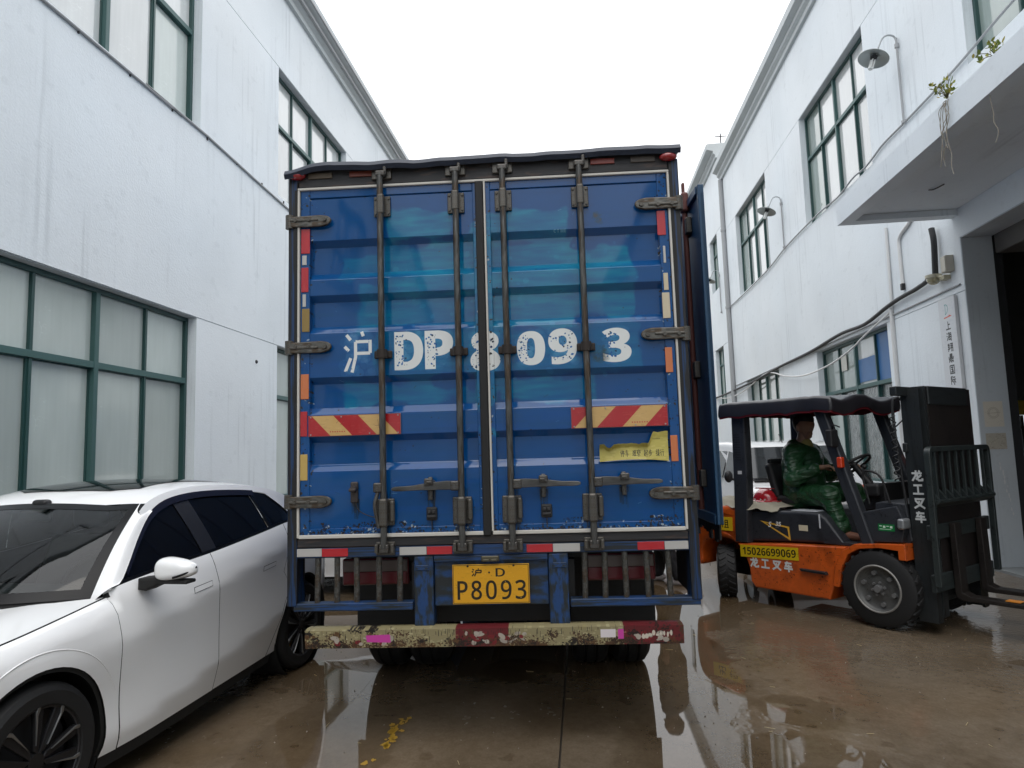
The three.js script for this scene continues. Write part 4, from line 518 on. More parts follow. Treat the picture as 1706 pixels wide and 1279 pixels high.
    const lip = (c) => panel([...arc(c, AR + 0.0, low(0.2), Math.PI - low(0.3), 30), ...arc(c, AR - 0.02, Math.PI - low(0.3), low(0.2), 30)], sideFn(k, -0.012), 0.05, !f); part('arch_lip', lip(0), gapM, car); part('arch_lip', lip(WB), gapM, car);
    // raised crease line round the front arch, as pressed in the fender
    if (full && f) part('arch_crease', tube(arc(0, AR + 0.072, 0.35, 2.75, 30).map(([s, y]) => [k * (W(s, y) - 0.001), y, -s]), 0.003, 6, 2), paint, car);
  }
  // hood, boot and nose
  const hoodFn = (s, q) => { const zz = clamp(s, -0.82, 0.46), w = W(zz, hoodGap(zz)) - 0.004, x = q * w, y = hoodGap(zz) + 0.006 + 0.055 * (1 - q * q) - 0.012 * Math.exp(-(((Math.abs(q) - 0.55) / 0.12) ** 2)); return V(x, y, -s); };
  part('hood', panel([[S0, -1], [S0, 1], ...line(() => 1, S0 + 0.02, 0.44, 2).map(([s]) => [s, 1]).slice(1), [0.3, 0.8], [0.12, 0.4], [0.06, 0], [0.12, -0.4], [0.3, -0.8], [0.44, -1]], hoodFn, 0.06, true), paint, car);
  const noseFn = (q, y) => { const s = S0 + 0.0 - 0.16 * (1 - q * q) * (0.6 + 0.4 * sm(0.2, 0.5, y)); return V(q * W(S0, Math.min(y, 0.62)), y, -s); };
  part('front_bumper', panel([[-1, 0.22], [1, 0.22], [1, 0.66], [0.5, 0.7], [-0.5, 0.7], [-1, 0.66]], noseFn, 0.06), paint, car);
  part('front_bumper', panel([[-1, 0], [1, 0], [1, 1], [-1, 1]], (q, t) => { const a = noseFn(q, 0.66 + 0.04 * (1 - q * q)), b = hoodFn(S0, q); return a.lerp(b, t); }, 0.1), paint, car);
  const tailFn = (q, y) => V(-q * W(S1, Math.min(y, 0.9)), y, -(S1 + 0.12 * (1 - q * q)));
  part('rear_bumper', panel([[-1, 0.25], [1, 0.25], [1, 0.93], [-1, 0.93]], tailFn, 0.07), paint, car);
  part('tail_lamp', panel([[-0.95, 0.74], [0.95, 0.74], [0.95, 0.8], [-0.95, 0.8]], (q, y) => tailFn(q, y).add(V(0, 0, -0.006)), 0.07), mat(L(0.3, 0.01, 0.015), 0.2, { clearcoat: 1 }), car);
  // greenhouse
  const rail = curve([[0.44, 0.955], [0.6, 1.12], [0.75, 1.265], [0.9, 1.365], [1.1, 1.42], [1.35, 1.442], [1.7, 1.432], [2.0, 1.40], [2.3, 1.325], [2.6, 1.205], [2.82, 1.09]]);
  const Wc = (s, y) => { const b = belt(s), d = Math.max(0, y - b); return W(s, Math.min(y, b)) - 0.012 - 0.36 * d - 0.28 * d * d; };
  const cabFn = (k, off = 0) => (s, y) => V(k * (Wc(s, y) + off), y, -s);
  const railPts = line(rail, 0.83, 2.76, 60);
  for (const k of [1, -1]) {
    const f = k > 0, fr = 0.062, inset = (s) => rail(s) - lerp(0.08, 0.04, sm(0.6, 1.1, s));
    const bot = (s) => belt(s) + 0.012;
    // painted band: pillar, roof rail, rear pillar
    part('roof_rail', panel([...railPts, ...line((s) => Math.max(inset(s), bot(s)), 2.6, 0.84, 60)], cabFn(k), 0.05, !f), paint, car);
    part('rear_pillar', panel([...line((s) => Math.max(inset(s) + 0.004, bot(s) + 0.001), 2.02, 2.6, 20), ...line((s) => belt(s) - 0.002, 2.74, 2.36, 12)], cabFn(k, -0.001), 0.05, !f), paint, car);
    part('belt_trim', panel([...line((s) => belt(s) - 0.003, 0.55, 2.42, 40), ...line((s) => belt(s) + 0.016, 2.42, 0.56, 40)], cabFn(k, 0.002), 0.05, !f), blackG, car);
    const winTop = (s) => inset(s) - 0.004;
    const side = (a, b) => [...line(bot, a, b, 20), ...line((s) => Math.max(bot(s) + 0.001, winTop(s)), b - (b > 2 ? 0 : 0.09), Math.max(a, 0.58) - (a > 0.8 ? 0.1 : 0), 30)];
    part('side_window', panel(side(0.56, 1.20), cabFn(k, -0.01), 0.05, !f), glassM, car);
    part('side_window', panel(side(1.33, 1.93), cabFn(k, -0.01), 0.05, !f), glassM, car);
    part('quarter_window', panel([[1.97, bot(1.97)], ...line(bot, 1.98, 2.34, 8), ...line(winTop, 2.26, 1.86, 12)], cabFn(k, -0.01), 0.05, !f), glassM, car);
    part('pillar_trim', panel([...line(bot, 1.2, 1.33, 3), [1.236, winTop(1.236)], [1.1, winTop(1.1)]], cabFn(k, -0.004), 0.05, !f), mat(L(0.02, 0.02, 0.024), 0.35), car);
    part('pillar_trim', panel([...line(bot, 1.93, 1.97, 2), [1.862, winTop(1.862)], [1.835, winTop(1.835)]], cabFn(k, -0.004), 0.05, !f), blackG, car);
    if (full && f) part('rain_visor', panel([...line((s) => inset(s) + 0.006, 0.6, 1.9, 50), ...line((s) => inset(s) - 0.032, 1.9, 0.6, 50)], cabFn(k, 0.004), 0.05, !f), mat(L(0.012, 0.012, 0.022), 0.15), car);
  }
  const edge = (s) => Wc(s, rail(s));
  const roofFn = (s, q) => { const w = edge(s), y = rail(s) + 0.045 * (1 - q * q) - 0.0 + 0.006 * (1 - q ** 8); return V(q * w, y, -s); };
  const header = (q) => 0.90 - 0.10 * (1 - q * q);
  const hl = Array.from({ length: 25 }, (_, i) => { const q = lerp(1, -1, i / 24); return [header(q), q]; });
  part('roof', panel([[2.15, -1], [2.15, 1], ...hl], roofFn, 0.07, true), paint, car);
  part('roof_glass', panel([[1.9, -0.72], [1.9, 0.72], [1.08, 0.72], [0.99, 0.5], [0.97, 0], [0.99, -0.5], [1.08, -0.72]], (s, q) => roofFn(s, q).add(V(0, 0.004, 0)), 0.07, true), glassM, car);
  part('rear_window', panel([[2.15, -0.9], [2.15, 0.9], [2.74, 0.86], [2.74, -0.86]], (s, q) => roofFn(s, q).add(V(0, 0.002, 0)), 0.07, true), glassM, car);
  part('rear_deck', panel([[2.1, -1.0], [2.1, 1.0], [2.78, 1.0], [2.78, -1.0]], (s, q) => roofFn(s, q).add(V(0, -0.012, 0)), 0.07, true), paint, car);
  part('boot_lid', panel([[2.7, -1], [2.7, 1], [S1 + 0.0, 1], [S1, -1]], (s, q) => V(q * (W(s, belt(s)) - 0.004), belt(s) + 0.03 * (1 - q * q) - 0.004, -s - 0.1 * (1 - q * q) * sm(2.8, S1, s)), 0.07, true), paint, car);
  // windscreen with black border, open enough to see the dashboard and seats
  const wsFn = (q, t) => { const sb = 0.455 - 0.40 * (1 - q * q), yb = 0.925 + 0.03 * (1 - q * q), st = header(q), yt = rail(st > 0.85 ? st : 0.85) + 0.0 + 0.045 * (1 - q * q), bul = 0.03 * Math.sin(Math.PI * t) * (1 - 0.3 * q * q); const xb = W(0.455, 0.92) - 0.03, xt = edge(0.9) - 0.002; return V(q * lerp(xb, xt, t), lerp(yb, yt, t) + bul * 0.8, -(lerp(sb, st, t) - bul * 0.7)); };
  part('windscreen', panel([[-0.9, 0.08], [0.9, 0.08], [0.9, 0.93], [-0.9, 0.93]], wsFn, 0.09), full ? mat(L(0.34, 0.39, 0.38), 0.03, { transmission: 1, thickness: 0 }) : glassM, car);
  part('windscreen_border', [[[-1, 0], [1, 0], [1, 0.085], [-1, 0.085]], [[-1, 0.925], [1, 0.925], [1, 1], [-1, 1]], [[-1, 0.08], [-0.895, 0.08], [-0.895, 0.93], [-1, 0.93]], [[0.895, 0.08], [1, 0.08], [1, 0.93], [0.895, 0.93]]].map((p) => panel(p, (q, t) => wsFn(q, t).add(V(0, 0.001, 0.002)), 0.09)), blackG, car);
  part('cowl', panel([[-1, 0], [1, 0], [1, 1], [-1, 1]], (q, t) => { const a = hoodFn(clamp(0.46 - 0.4 * (1 - q * q), -0.8, 0.46), q), b = wsFn(q, 0.02); return a.lerp(b, t).add(V(0, -0.008, 0)); }, 0.1), gapM, car);
  for (const k of [1, -1]) part('a_pillar', panel([[-0.09, 0], [1, 0], [1, 1], [-0.09, 1]], (t, q) => { const s = lerp(0.5, 0.92, t), y = Math.max(rail(s) - lerp(0.08, 0.04, sm(0.6, 1.1, s)) - 0.002, belt(Math.max(s, 0.46)) + 0.003), o = V(k * (Wc(Math.max(s, 0.47), y) + 0.005), y, -s), i = wsFn(k * 0.955, t).add(V(0, 0.003, 0)), c = o.lerp(i, q), b = Math.sin(Math.PI * clamp(q, 0, 1)) * 0.02 * sm(1.02, 0.75, t) + 0.002; return c.add(V(k * b * 0.6, b * 0.5, b * 0.6)); }, 0.08, k < 0), paint, car);
  // mirrors
  for (const k of [1, -1]) {
    const sh = (p) => { const n = p.attributes.position; for (let i = 0; i < n.count; i++) { let x = n.getX(i), y = n.getY(i), z = n.getZ(i); const t = (x + 1) / 2; y *= lerp(1.12, 0.6, t) * (y < 0 ? 0.8 : 1); z *= lerp(1, 0.7, t); z = z < 0 ? z * 0.55 : z; n.setXYZ(i, x * 0.115, y * 0.072, z * 0.085); } p.computeVertexNormals(); return p; };
    let g = new THREE.SphereGeometry(1, 36, 24); const n = g.attributes.position; for (let i = 0; i < n.count; i++) { const f = (v) => Math.sign(v) * Math.abs(v) ** 0.72; n.setXYZ(i, f(n.getX(i)), f(n.getY(i)), f(n.getZ(i))); } g = sh(g); if (k < 0) g.rotateY(0);
    const mx = k * 1.035, my = 1.03, mz = -0.66; const m = part('wing_mirror', clean(g).translate(mx, my, mz), paint, car); 
    part('mirror_base', [ext([[0.83, 0.93], [0.875, 0.925], [0.97, 0.965], [1.02, 0.99], [0.95, 1.0], [0.83, 0.99]], 0, 0.1, 0.012).translate(0, 0, mz - 0.05), bl(0.93, 1.125, 0.962, 0.982, mz - 0.03, mz + 0.05, 0.008)].map((q) => { q = clean(q); if (k < 0) { q.rotateY(Math.PI); q.translate(0, 0, 2 * mz - 0.02); } return q; }), gapM, m);
    part('mirror_lamp', tube([[k * 1.06, 1.0, mz + 0.075], [k * 1.1, 1.012, mz + 0.062], [k * 1.135, 1.03, mz + 0.03], [k * 1.146, 1.045, mz]], 0.006), blackG, m);
  }
  // wheels
  for (const [s, kk] of [[0, 1], [0, -1], [WB, 1], [WB, -1]]) {
    const wx = kk * (s ? 0.75 : 0.775), pts = [[0.225, -0.1], [0.29, -0.108], [0.312, -0.095], [RW, -0.07], [RW, -0.03], [RW - 0.008, -0.027], [RW - 0.008, -0.02], [RW, -0.017], [RW, 0.017], [RW - 0.008, 0.02], [RW - 0.008, 0.027], [RW, 0.03], [RW, 0.07], [0.312, 0.095], [0.29, 0.108], [0.235, 0.104], [0.228, 0.09], [0.225, 0.03]].map(([a, b]) => new THREE.Vector2(a, b));
    const place = (g) => clean(g).rotateZ(-Math.PI / 2 * kk).translate(wx, RW, -s);
    const t = part('wheel', place(crease(new THREE.LatheGeometry(pts, 48), 0.5)), M.rubber, car);
    part('wheel_well', [cyl(V(kk * 0.55, RW + 0.02, -s), V(kk * 0.84, RW + 0.02, -s), 0.395, 0.395, 32, true), cyl(V(kk * 0.53, RW + 0.02, -s), V(kk * 0.55, RW + 0.02, -s), 0.395, 0.395, 32)], gapM, car);
    if (kk < 0 && !full) continue;
    part('brake_disc', place(new THREE.CylinderGeometry(0.215, 0.215, 0.02, 32).translate(0, 0.01, 0)), M.darkSteel, t);
    part('brake_caliper', place(rb(0.06, 0.04, 0.09, 0.15, 0.03, 0.06, 0.012)), mat(L(0.6, 0.35, 0.03), 0.4), t);
    const sp = [], ed = []; for (let i = 0; i < 5; i++) { const a = i / 5 * Math.PI * 2 + 0.35; for (const d of [-1, 1]) { const o = (r, w) => [Math.cos(a) * r - Math.sin(a) * w * d, Math.sin(a) * r + Math.cos(a) * w * d]; sp.push(ext([o(0.03, 0.0), o(0.22, 0.03), o(0.226, 0.07), o(0.2, 0.075), o(0.05, 0.028)], 0, 0.022, 0.004).rotateX(-Math.PI / 2).translate(0, 0.068, 0)); ed.push(ext([o(0.07, 0.03), o(0.2, 0.074), o(0.226, 0.071), o(0.222, 0.055), o(0.19, 0.06)], 0, 0.008, 0.002).rotateX(-Math.PI / 2).translate(0, 0.091, 0)); } }
    part('rim', [new THREE.TorusGeometry(0.228, 0.009, 8, 48).rotateX(Math.PI / 2).translate(0, 0.088, 0), new THREE.CylinderGeometry(0.04, 0.045, 0.03, 20).translate(0, 0.076, 0), ...sp].map(place), mat(L(0.035, 0.035, 0.038), 0.3, { metalness: 0.6 }), t);
    part('spoke_face', ed.map(place), mat(L(0.35, 0.36, 0.37), 0.28, { metalness: 0.85 }), t);
  }
  part('underbody', bl(-0.76, 0.76, 0.16, 0.3, -2.9, 0.7), gapM, car);
  if (full) {
    const dark = mat(L(0.035, 0.036, 0.038), 0.7);
    part('cabin_floor', bl(-0.74, 0.74, 0.3, 0.34, -2.6, 0.2), gapM, car);
    part('dashboard', [ext(spline([[0.44, 0.86], [0.48, 0.93], [0.56, 0.955], [0.72, 0.93], [0.78, 0.8], [0.72, 0.6], [0.5, 0.6], [0.44, 0.75]], 40, true), -0.7, 0.7, 0.02).rotateY(Math.PI / 2)], dark, car);
    for (const x of [0.38, -0.38]) part('seat', [rb(0.5, 0.16, 0.5, x, 0.55, -1.15, 0.06, 3), bar(V(x, 0.6, -1.36), V(x, 1.12, -1.56), 0.48, 0.14, V(0, 0.3, 1), 0.06), rb(0.26, 0.16, 0.09, x, 1.24, -1.6, 0.04, 3)], mat(L(0.16, 0.16, 0.16), 0.7), car);
    part('rear_seat', [rb(1.2, 0.5, 0.16, 0, 0.85, -2.15, 0.05, 3)], mat(L(0.13, 0.13, 0.13), 0.7), car);
    part('dash_shelf', panel([[-0.9, 0], [0.9, 0], [0.9, 1], [-0.9, 1]], (q, t) => { const a = wsFn(q, 0.03).add(V(0, -0.02, 0)); return a.lerp(V(q * 0.72, 0.93, -0.56), t); }, 0.1), dark, car);
    part('steering_wheel', new THREE.TorusGeometry(0.175, 0.016, 10, 32).rotateX(-0.4).translate(0.38, 0.93, -0.78), M.black, car);
    part('interior_mirror', [rb(0.22, 0.06, 0.03, 0, 1.31, -0.78, 0.02), rb(0.1, 0.07, 0.06, 0, 1.37, -0.82, 0.02)], M.black, car);
  }
  return car;
}
makeCar('white fastback car with dark windows parked beside the truck and left building', [-3.257, 0, -2.875], -4.9 * Math.PI / 180, true);
makeCar('white car half hidden behind the truck, parked further along the left building', [-3.05, 0, -8.6], -2.5 * Math.PI / 180, false);
{ // soft toy on the dashboard
  const t = thing('soft_toy', 'small white soft toy with red cap on car dashboard', 'toy', [-3.32, 0.935, -3.2], 0.2);
  const blob = (x, y, z, a, b, c) => new THREE.SphereGeometry(1, 20, 14).scale(a, b, c).translate(x, y, z);
  part('body', [blob(0, 0.045, 0, 0.05, 0.05, 0.045), blob(0, 0.105, 0.005, 0.036, 0.034, 0.034), blob(0.05, 0.018, 0.02, 0.03, 0.02, 0.035), blob(-0.05, 0.018, 0.02, 0.03, 0.02, 0.035)], mat(L(0.55, 0.5, 0.35), 0.9), t);
  part('cap', [blob(0, 0.135, 0, 0.035, 0.022, 0.035), blob(0, 0.12, 0.02, 0.04, 0.01, 0.035)], mat(L(0.5, 0.03, 0.03), 0.8), t);
}

// ---------------------------------------------------------------- people: smooth bodies meshed from joined tapered bones
function sdfMesh(prims, cell, k = 0.03, bumpy = 0) {
  const mn = V(1e9, 1e9, 1e9), mx = V(-1e9, -1e9, -1e9); for (const p of prims) { const r = Math.max(p[6], p[7]) + k; for (const o of [0, 3]) { mn.min(V(p[o] - r, p[o + 1] - r, p[o + 2] - r)); mx.max(V(p[o] + r, p[o + 1] + r, p[o + 2] + r)); } }
  const c = mn.clone().add(mx).multiplyScalar(0.5), half = Math.max(mx.x - mn.x, mx.y - mn.y, mx.z - mn.z) / 2 + cell * 3, n = Math.ceil(2 * half / cell);
  const mc = new MarchingCubes(n, M.black, false, false, 240000); mc.isolation = 0; const f = mc.field;
  for (let z = 0; z < n; z++) for (let y = 0; y < n; y++) for (let x = 0; x < n; x++) {
    const px = c.x + (x - n / 2) / (n / 2) * half, py = c.y + (y - n / 2) / (n / 2) * half, pz = c.z + (z - n / 2) / (n / 2) * half; let d = 1e3;
    if (px > mn.x - 0.05 && px < mx.x + 0.05 && py > mn.y - 0.05 && py < mx.y + 0.05 && pz > mn.z - 0.05 && pz < mx.z + 0.05) for (const p of prims) { const bx_ = p[3] - p[0], by = p[4] - p[1], bz = p[5] - p[2], ax = px - p[0], ay = py - p[1], az = pz - p[2], l = bx_ * bx_ + by * by + bz * bz, t = l > 0 ? clamp((ax * bx_ + ay * by + az * bz) / l, 0, 1) : 0, e = Math.hypot(ax - bx_ * t, ay - by * t, az - bz * t) - lerp(p[6], p[7], t); const h = Math.max(k - Math.abs(d - e), 0) / k; d = Math.min(d, e) - h * h * k * 0.25; }
    if (bumpy && d < 0.06 && d > -0.06) d += bumpy * (fbm(px * 9 + 50 + py * 6, py * 14 + pz * 13 + 50, 999, 999, 3, 301) - 0.5);
    f[z * n * n + y * n + x] = -d;
  }
  mc.update(); const g = new THREE.BufferGeometry(), m = mc.count * 3; g.setAttribute('position', new THREE.Float32BufferAttribute(Float32Array.from(mc.positionArray.subarray(0, m)), 3)); g.scale(half, half, half).translate(c.x, c.y, c.z);
  let w = mergeVertices(g, 1e-4); w.computeVertexNormals(); const q = w.attributes.position, uv = new Float32Array(q.count * 2); for (let i = 0; i < q.count; i++) { uv[i * 2] = q.getX(i) * 1.3 + q.getZ(i) * 1.1; uv[i * 2 + 1] = q.getY(i) * 1.6 + q.getZ(i) * 0.5; } w.setAttribute('uv', new THREE.BufferAttribute(uv, 2)); return clean(w);
}
const bone = (a, b, r0, r1 = r0) => [...a, ...b, r0, r1];
// a hand at the wrist w, pointing along d, palm facing n; curl bends the fingers
function handPrims(w, d, n, curl, right) {
  const D = V(...d).normalize(), N = V(...n), S = new THREE.Vector3().crossVectors(D, N).normalize().multiplyScalar(right ? 1 : -1); N.crossVectors(S, D).normalize().multiplyScalar(right ? 1 : -1); const N2 = V(...n).normalize();
  const at = (a, b, c) => [w[0] + D.x * a + S.x * b + N2.x * c, w[1] + D.y * a + S.y * b + N2.y * c, w[2] + D.z * a + S.z * b + N2.z * c], o = [bone(at(0, 0, 0), at(0.07, 0.018, 0), 0.024, 0.017), bone(at(0.01, -0.01, 0), at(0.075, -0.02, 0), 0.022, 0.016), bone(at(0.06, 0.022, 0), at(0.06, -0.024, 0), 0.015)];
  [[0.026, 0.085], [0.009, 0.094], [-0.009, 0.088], [-0.027, 0.07]].forEach(([b, len]) => { let p = [0.078, b, 0], a = 0; for (const [q, r] of [[0.45, 0.0092], [0.3, 0.0086], [0.25, 0.008]]) { a += curl; const e = [p[0] + Math.cos(a) * len * q, b * 1.1, p[2] + Math.sin(a) * len * q]; o.push(bone(at(...p), at(...e), r, r * 0.95)); p = e; } });
  o.push(bone(at(0.02, 0.03, 0.005), at(0.05, 0.052, 0.022), 0.012, 0.0105), bone(at(0.05, 0.052, 0.022), at(0.078, 0.05, 0.04), 0.0105, 0.009)); return o;
}
function headPrims(c, f) { const [x, y, z] = c, u = V(...f).normalize(), r = [-u.z, 0, u.x], at = (a, b, s) => [x + u.x * a + r[0] * s, y + b + u.y * a, z + u.z * a + r[2] * s];
  return [bone(at(-0.02, 0.03, 0), at(0.02, 0.035, 0), 0.088, 0.085), bone(at(0.025, -0.02, 0), at(0.045, -0.075, 0), 0.066, 0.04), bone(at(0.078, 0.02, 0), at(0.108, -0.018, 0), 0.011, 0.014), bone(at(0.085, 0.035, 0.035), at(0.085, 0.035, -0.035), 0.012), bone(at(0.083, -0.055, 0.015), at(0.083, -0.055, -0.015), 0.01), bone(at(0.0, 0.02, 0.08), at(-0.005, -0.025, 0.078), 0.014, 0.01), bone(at(0.0, 0.02, -0.08), at(-0.005, -0.025, -0.078), 0.014, 0.01)]; }
const skin = mat(L(0.32, 0.18, 0.115), 0.55), hairM = mat(L(0.008, 0.007, 0.007), 0.6);
function eyesOf(c, f) { const u = V(...f).normalize(), r = V(-u.z, 0, u.x); return [1, -1].map((s) => new THREE.SphereGeometry(0.0115, 12, 8).translate(c[0] + u.x * 0.086 + r.x * 0.031 * s, c[1] + 0.018, c[2] + u.z * 0.086 + r.z * 0.031 * s)); }

// ---------------------------------------------------------------- orange forklift
const FP = [2.954, 0, -6.573], FA = -50 * Math.PI / 180;
const FK = thing('forklift', 'orange and grey forklift with black tarpaulin roof and raised mast', 'forklift', FP, FA);
{
  const dirt = dataTex(1024, 1024, (u, v) => { const a = fbm(u * 7, v * 7, 7, 7, 5, 311), b = fbm(u * 30, v * 30, 30, 30, 3, 315), c = fbm(u * 60, v * 60, 60, 60, 3, 317), sc = fbm(u * 9, v * 140, 9, 140, 2, 319), r = sm(0.58, 0.8, a) * 0.16, chip = sm(0.73, 0.76, c) * sm(0.45, 0.6, a) * 0.45, scr = sm(0.8, 0.84, sc) * sm(0.5, 0.7, b) * 0.25; const k = 0.95 + 0.12 * (b - 0.5) - r - chip - scr; return [k, k, k * (1 + 0.03 * r)]; }, true);
  const orange = mat(L(0.62, 0.105, 0.012), 0.36, { map: dirt, clearcoat: 0.4, clearcoatRoughness: 0.2 }), grey = mat(L(0.032, 0.035, 0.042), 0.42, { map: dirt }), mastM = mat(L(0.022, 0.026, 0.028), 0.45, { map: dirt, metalness: 0.15 }), dark = mat(L(0.011, 0.011, 0.012), 0.6);
  // frame sides with step
  const sideP = [[-1.44, 0.585], [-1.36, 0.5], [-1.31, 0.36], [-1.3, 0.22], [-1.25, 0.165], [-0.46, 0.165], [-0.405, 0.3], [-0.36, 0.48], [-0.26, 0.66], [-0.9, 0.63]];
  for (const s of [1, -1]) { const o = part('frame_side', ext(sideP, s > 0 ? 0.2 : -0.58, s > 0 ? 0.58 : -0.2, 0.018, 3), orange, FK);
    part('front_fender', ext([[-0.40, 0.3], [-0.37, 0.48], [-0.29, 0.63], [-0.17, 0.70], [0.06, 0.722], [0.26, 0.735], [0.26, 0.60], [0.2, 0.6], [0.2, 0.675], [0.05, 0.685], [-0.14, 0.66], [-0.24, 0.6], [-0.31, 0.46], [-0.345, 0.3]].reverse(), s > 0 ? 0.3 : -0.605, s > 0 ? 0.605 : -0.3, 0.006), orange, FK);
    if (s > 0) part('step_plate', ext([[-0.72, 0.42], [-0.46, 0.418], [-0.45, 0.395], [-0.7, 0.4]], 0.575, 0.625, 0.004), dark, o); }
  part('chassis', [bl(-1.5, 0.3, 0.22, 0.6, -0.3, 0.3, 0.02), bl(-2.0, -1.4, 0.2, 0.4, -0.25, 0.25, 0.02)], dark, FK);
  // counterweight
  { const g = ext(spline([[-1.44, 0.95], [-1.75, 0.955], [-2.08, 0.93], [-2.2, 0.82], [-2.22, 0.5], [-2.16, 0.32], [-2.0, 0.3], [-1.98, 0.45], [-1.9, 0.57], [-1.74, 0.625], [-1.56, 0.61], [-1.47, 0.58], [-1.42, 0.7]], 70, true), -0.56, 0.56, 0.05, 4), p = g.attributes.position; for (let i = 0; i < p.count; i++) { const x = p.getX(i), z = p.getZ(i), t = clamp((-1.7 - x) / 0.5, 0, 1); p.setZ(i, z * (1 - 0.28 * t * t)); } g.computeVertexNormals(); const cw = part('counterweight', crease(g, 0.6), orange, FK);
    part('rental_sign', bl(-1.86, -1.5, 0.705, 0.845, 0.553, 0.562), mat(0xffffff, 0.45, { map: canvasTex(512, 220, (c, w, h) => { c.fillStyle = '#d8b41e'; c.fillRect(0, 0, w, h); glyph(c, '出', 90, 34, 150, 150, 17, '#14120c'); glyph(c, '租', 290, 34, 160, 150, 15, '#14120c'); }) }), cw); }
  // bonnet
  { const g = ext([[-1.45, 0.6], [-1.45, 0.87], [-1.38, 0.925], [-0.72, 0.948], [-0.56, 0.945], [-0.49, 0.9], [-0.315, 0.67], [-0.9, 0.642]].reverse(), -0.5, 0.5, 0.03, 4); const bo = part('bonnet', g, grey, FK);
    { const tri = shapeOf([[-1.2, 0.83], [-0.875, 0.79], [-0.865, 0.655]]); const ho = new THREE.Path(); [[-1.14, 0.81], [-0.885, 0.685], [-0.893, 0.775]].forEach(([a, b], i) => i ? ho.lineTo(a, b) : ho.moveTo(a, b)); ho.closePath(); tri.holes.push(ho); part('model_decal', ext(tri, 0.5005, 0.5025), mat(L(0.7, 0.4, 0.05), 0.4), bo); }
    part('model_lettering', plane(0.26, 0.075, -0.985, 0.8, 0.5045), mat(0xffffff, 0.4, { transparent: true, alphaTest: 0.5, map: canvasTex(384, 108, (c, w, h) => { c.clearRect(0, 0, w, h); c.fillStyle = '#e6e6e4'; c.font = 'italic bold 104px sans-serif'; c.fillText('S', 6, 92); c.font = 'italic bold 84px sans-serif'; c.fillText('35', 130, 70); c.font = 'bold 26px sans-serif'; c.fillText('- - - -', 130, 102); }) }), bo);
    part('label_sticker', plane(0.095, 0.055, -0.72, 0.79, 0.5035), mat(L(0.62, 0.56, 0.4), 0.5), bo);
    part('white_trim', [bl(-0.86, -0.6, 0.944, 0.952, 0.3, 0.47, 0.003), bl(-0.555, -0.54, 0.8, 0.93, 0.4995, 0.504)], mat(L(0.5, 0.52, 0.55), 0.4), bo); }
  // phone number board and maker's name on the frame side
  part('phone_sign', bl(-1.4, -0.74, 0.475, 0.595, 0.581, 0.586).applyMatrix4(new THREE.Matrix4().makeShear(0.045, 0, 0, 0, 0, 0)), mat(0xffffff, 0.45, { map: canvasTex(1024, 190, (c, w, h) => { c.fillStyle = '#d3b416'; c.fillRect(0, 0, w, h); for (let i = 0; i < 80; i++) { c.fillStyle = 'rgba(120,100,20,.12)'; c.fillRect(rnd() * w, rnd() * h, rr(10, 80), rr(2, 14)); } c.save(); c.translate(34, 152); c.scale(1.06, 1.1); c.font = 'bold 150px sans-serif'; c.fillStyle = '#12130f'; c.fillText('15026699069', 0, 0, 900); c.restore(); }) }), FK).position.set(0, 0.045, 0);
  part('maker_lettering', plane(0.52, 0.125, -1.05, 0.415, 0.5815), mat(0xffffff, 0.4, { transparent: true, alphaTest: 0.5, map: canvasTex(640, 154, (c, w, h) => { c.clearRect(0, 0, w, h); ['龙', '工', '叉', '车'].forEach((ch, k) => glyph(c, ch, 10 + k * 158, 12, 140, 130, 22, '#d5d8d6')); }) }), FK);
  // overhead guard
  for (const s of [1, -1]) { part('rear_pillar', ext([[-1.465, 0.6], [-1.31, 0.6], [-1.27, 1.2], [-1.26, 1.99], [-1.42, 1.99], [-1.44, 1.2]], s > 0 ? 0.47 : -0.58, s > 0 ? 0.58 : -0.47, 0.015), grey, FK); part('front_pillar', bar(V(-0.055, 0.66, s * 0.53), V(-0.46, 2.0, s * 0.53), 0.1, 0.105, V(1, 0, 0), 0.018), grey, FK); }
  { const sl = []; for (let k = 0; k < 11; k++) sl.push(bl(-1.405, -1.325, 1.45 + k * 0.026, 1.456 + k * 0.026, 0.5785, 0.5825)); part('vent_slots', sl, dark, FK); part('small_sticker', plane(0.05, 0.035, -1.35, 1.32, 0.5815), mat(L(0.6, 0.6, 0.6), 0.5), FK); }
  part('roof_frame', [bl(-1.45, -0.42, 1.975, 2.02, 0.5, 0.58, 0.012), bl(-1.45, -0.42, 1.975, 2.02, -0.58, -0.5, 0.012), bl(-1.45, -1.38, 1.975, 2.02, -0.5, 0.5, 0.012), bl(-0.5, -0.42, 1.975, 2.02, -0.5, 0.5, 0.012)], grey, FK);
  for (let k = 0; k < 5; k++) part('roof_slat', bl(-1.38, -0.5, 1.985, 2.01, -0.4 + k * 0.2 - 0.02, -0.4 + k * 0.2 + 0.02, 0.006), grey, FK);
  { // tarpaulin draped over the guard, scalloped edge hanging down
    const NX = 60, pos = [], idx = [], rows = []; const per = []; const x0 = -1.53, x1 = -0.27, zw = 0.63;
    const P = 160; for (let i = 0; i < P; i++) { const t = i / P * 4, s = Math.floor(t), q = t - s; per.push(s === 0 ? [lerp(x0, x1, q), zw] : s === 1 ? [x1, lerp(zw, -zw, q)] : s === 2 ? [lerp(x1, x0, q), -zw] : [x0, lerp(-zw, zw, q)]); }
    const rings = [[0, 0.05], [0.35, 0.045], [0.7, 0.03], [0.93, 0.02], [0.985, 0.012], [1.0, -0.015], [1.008, -0.05], [1.012, -0.09], [1.01, -0.12]];
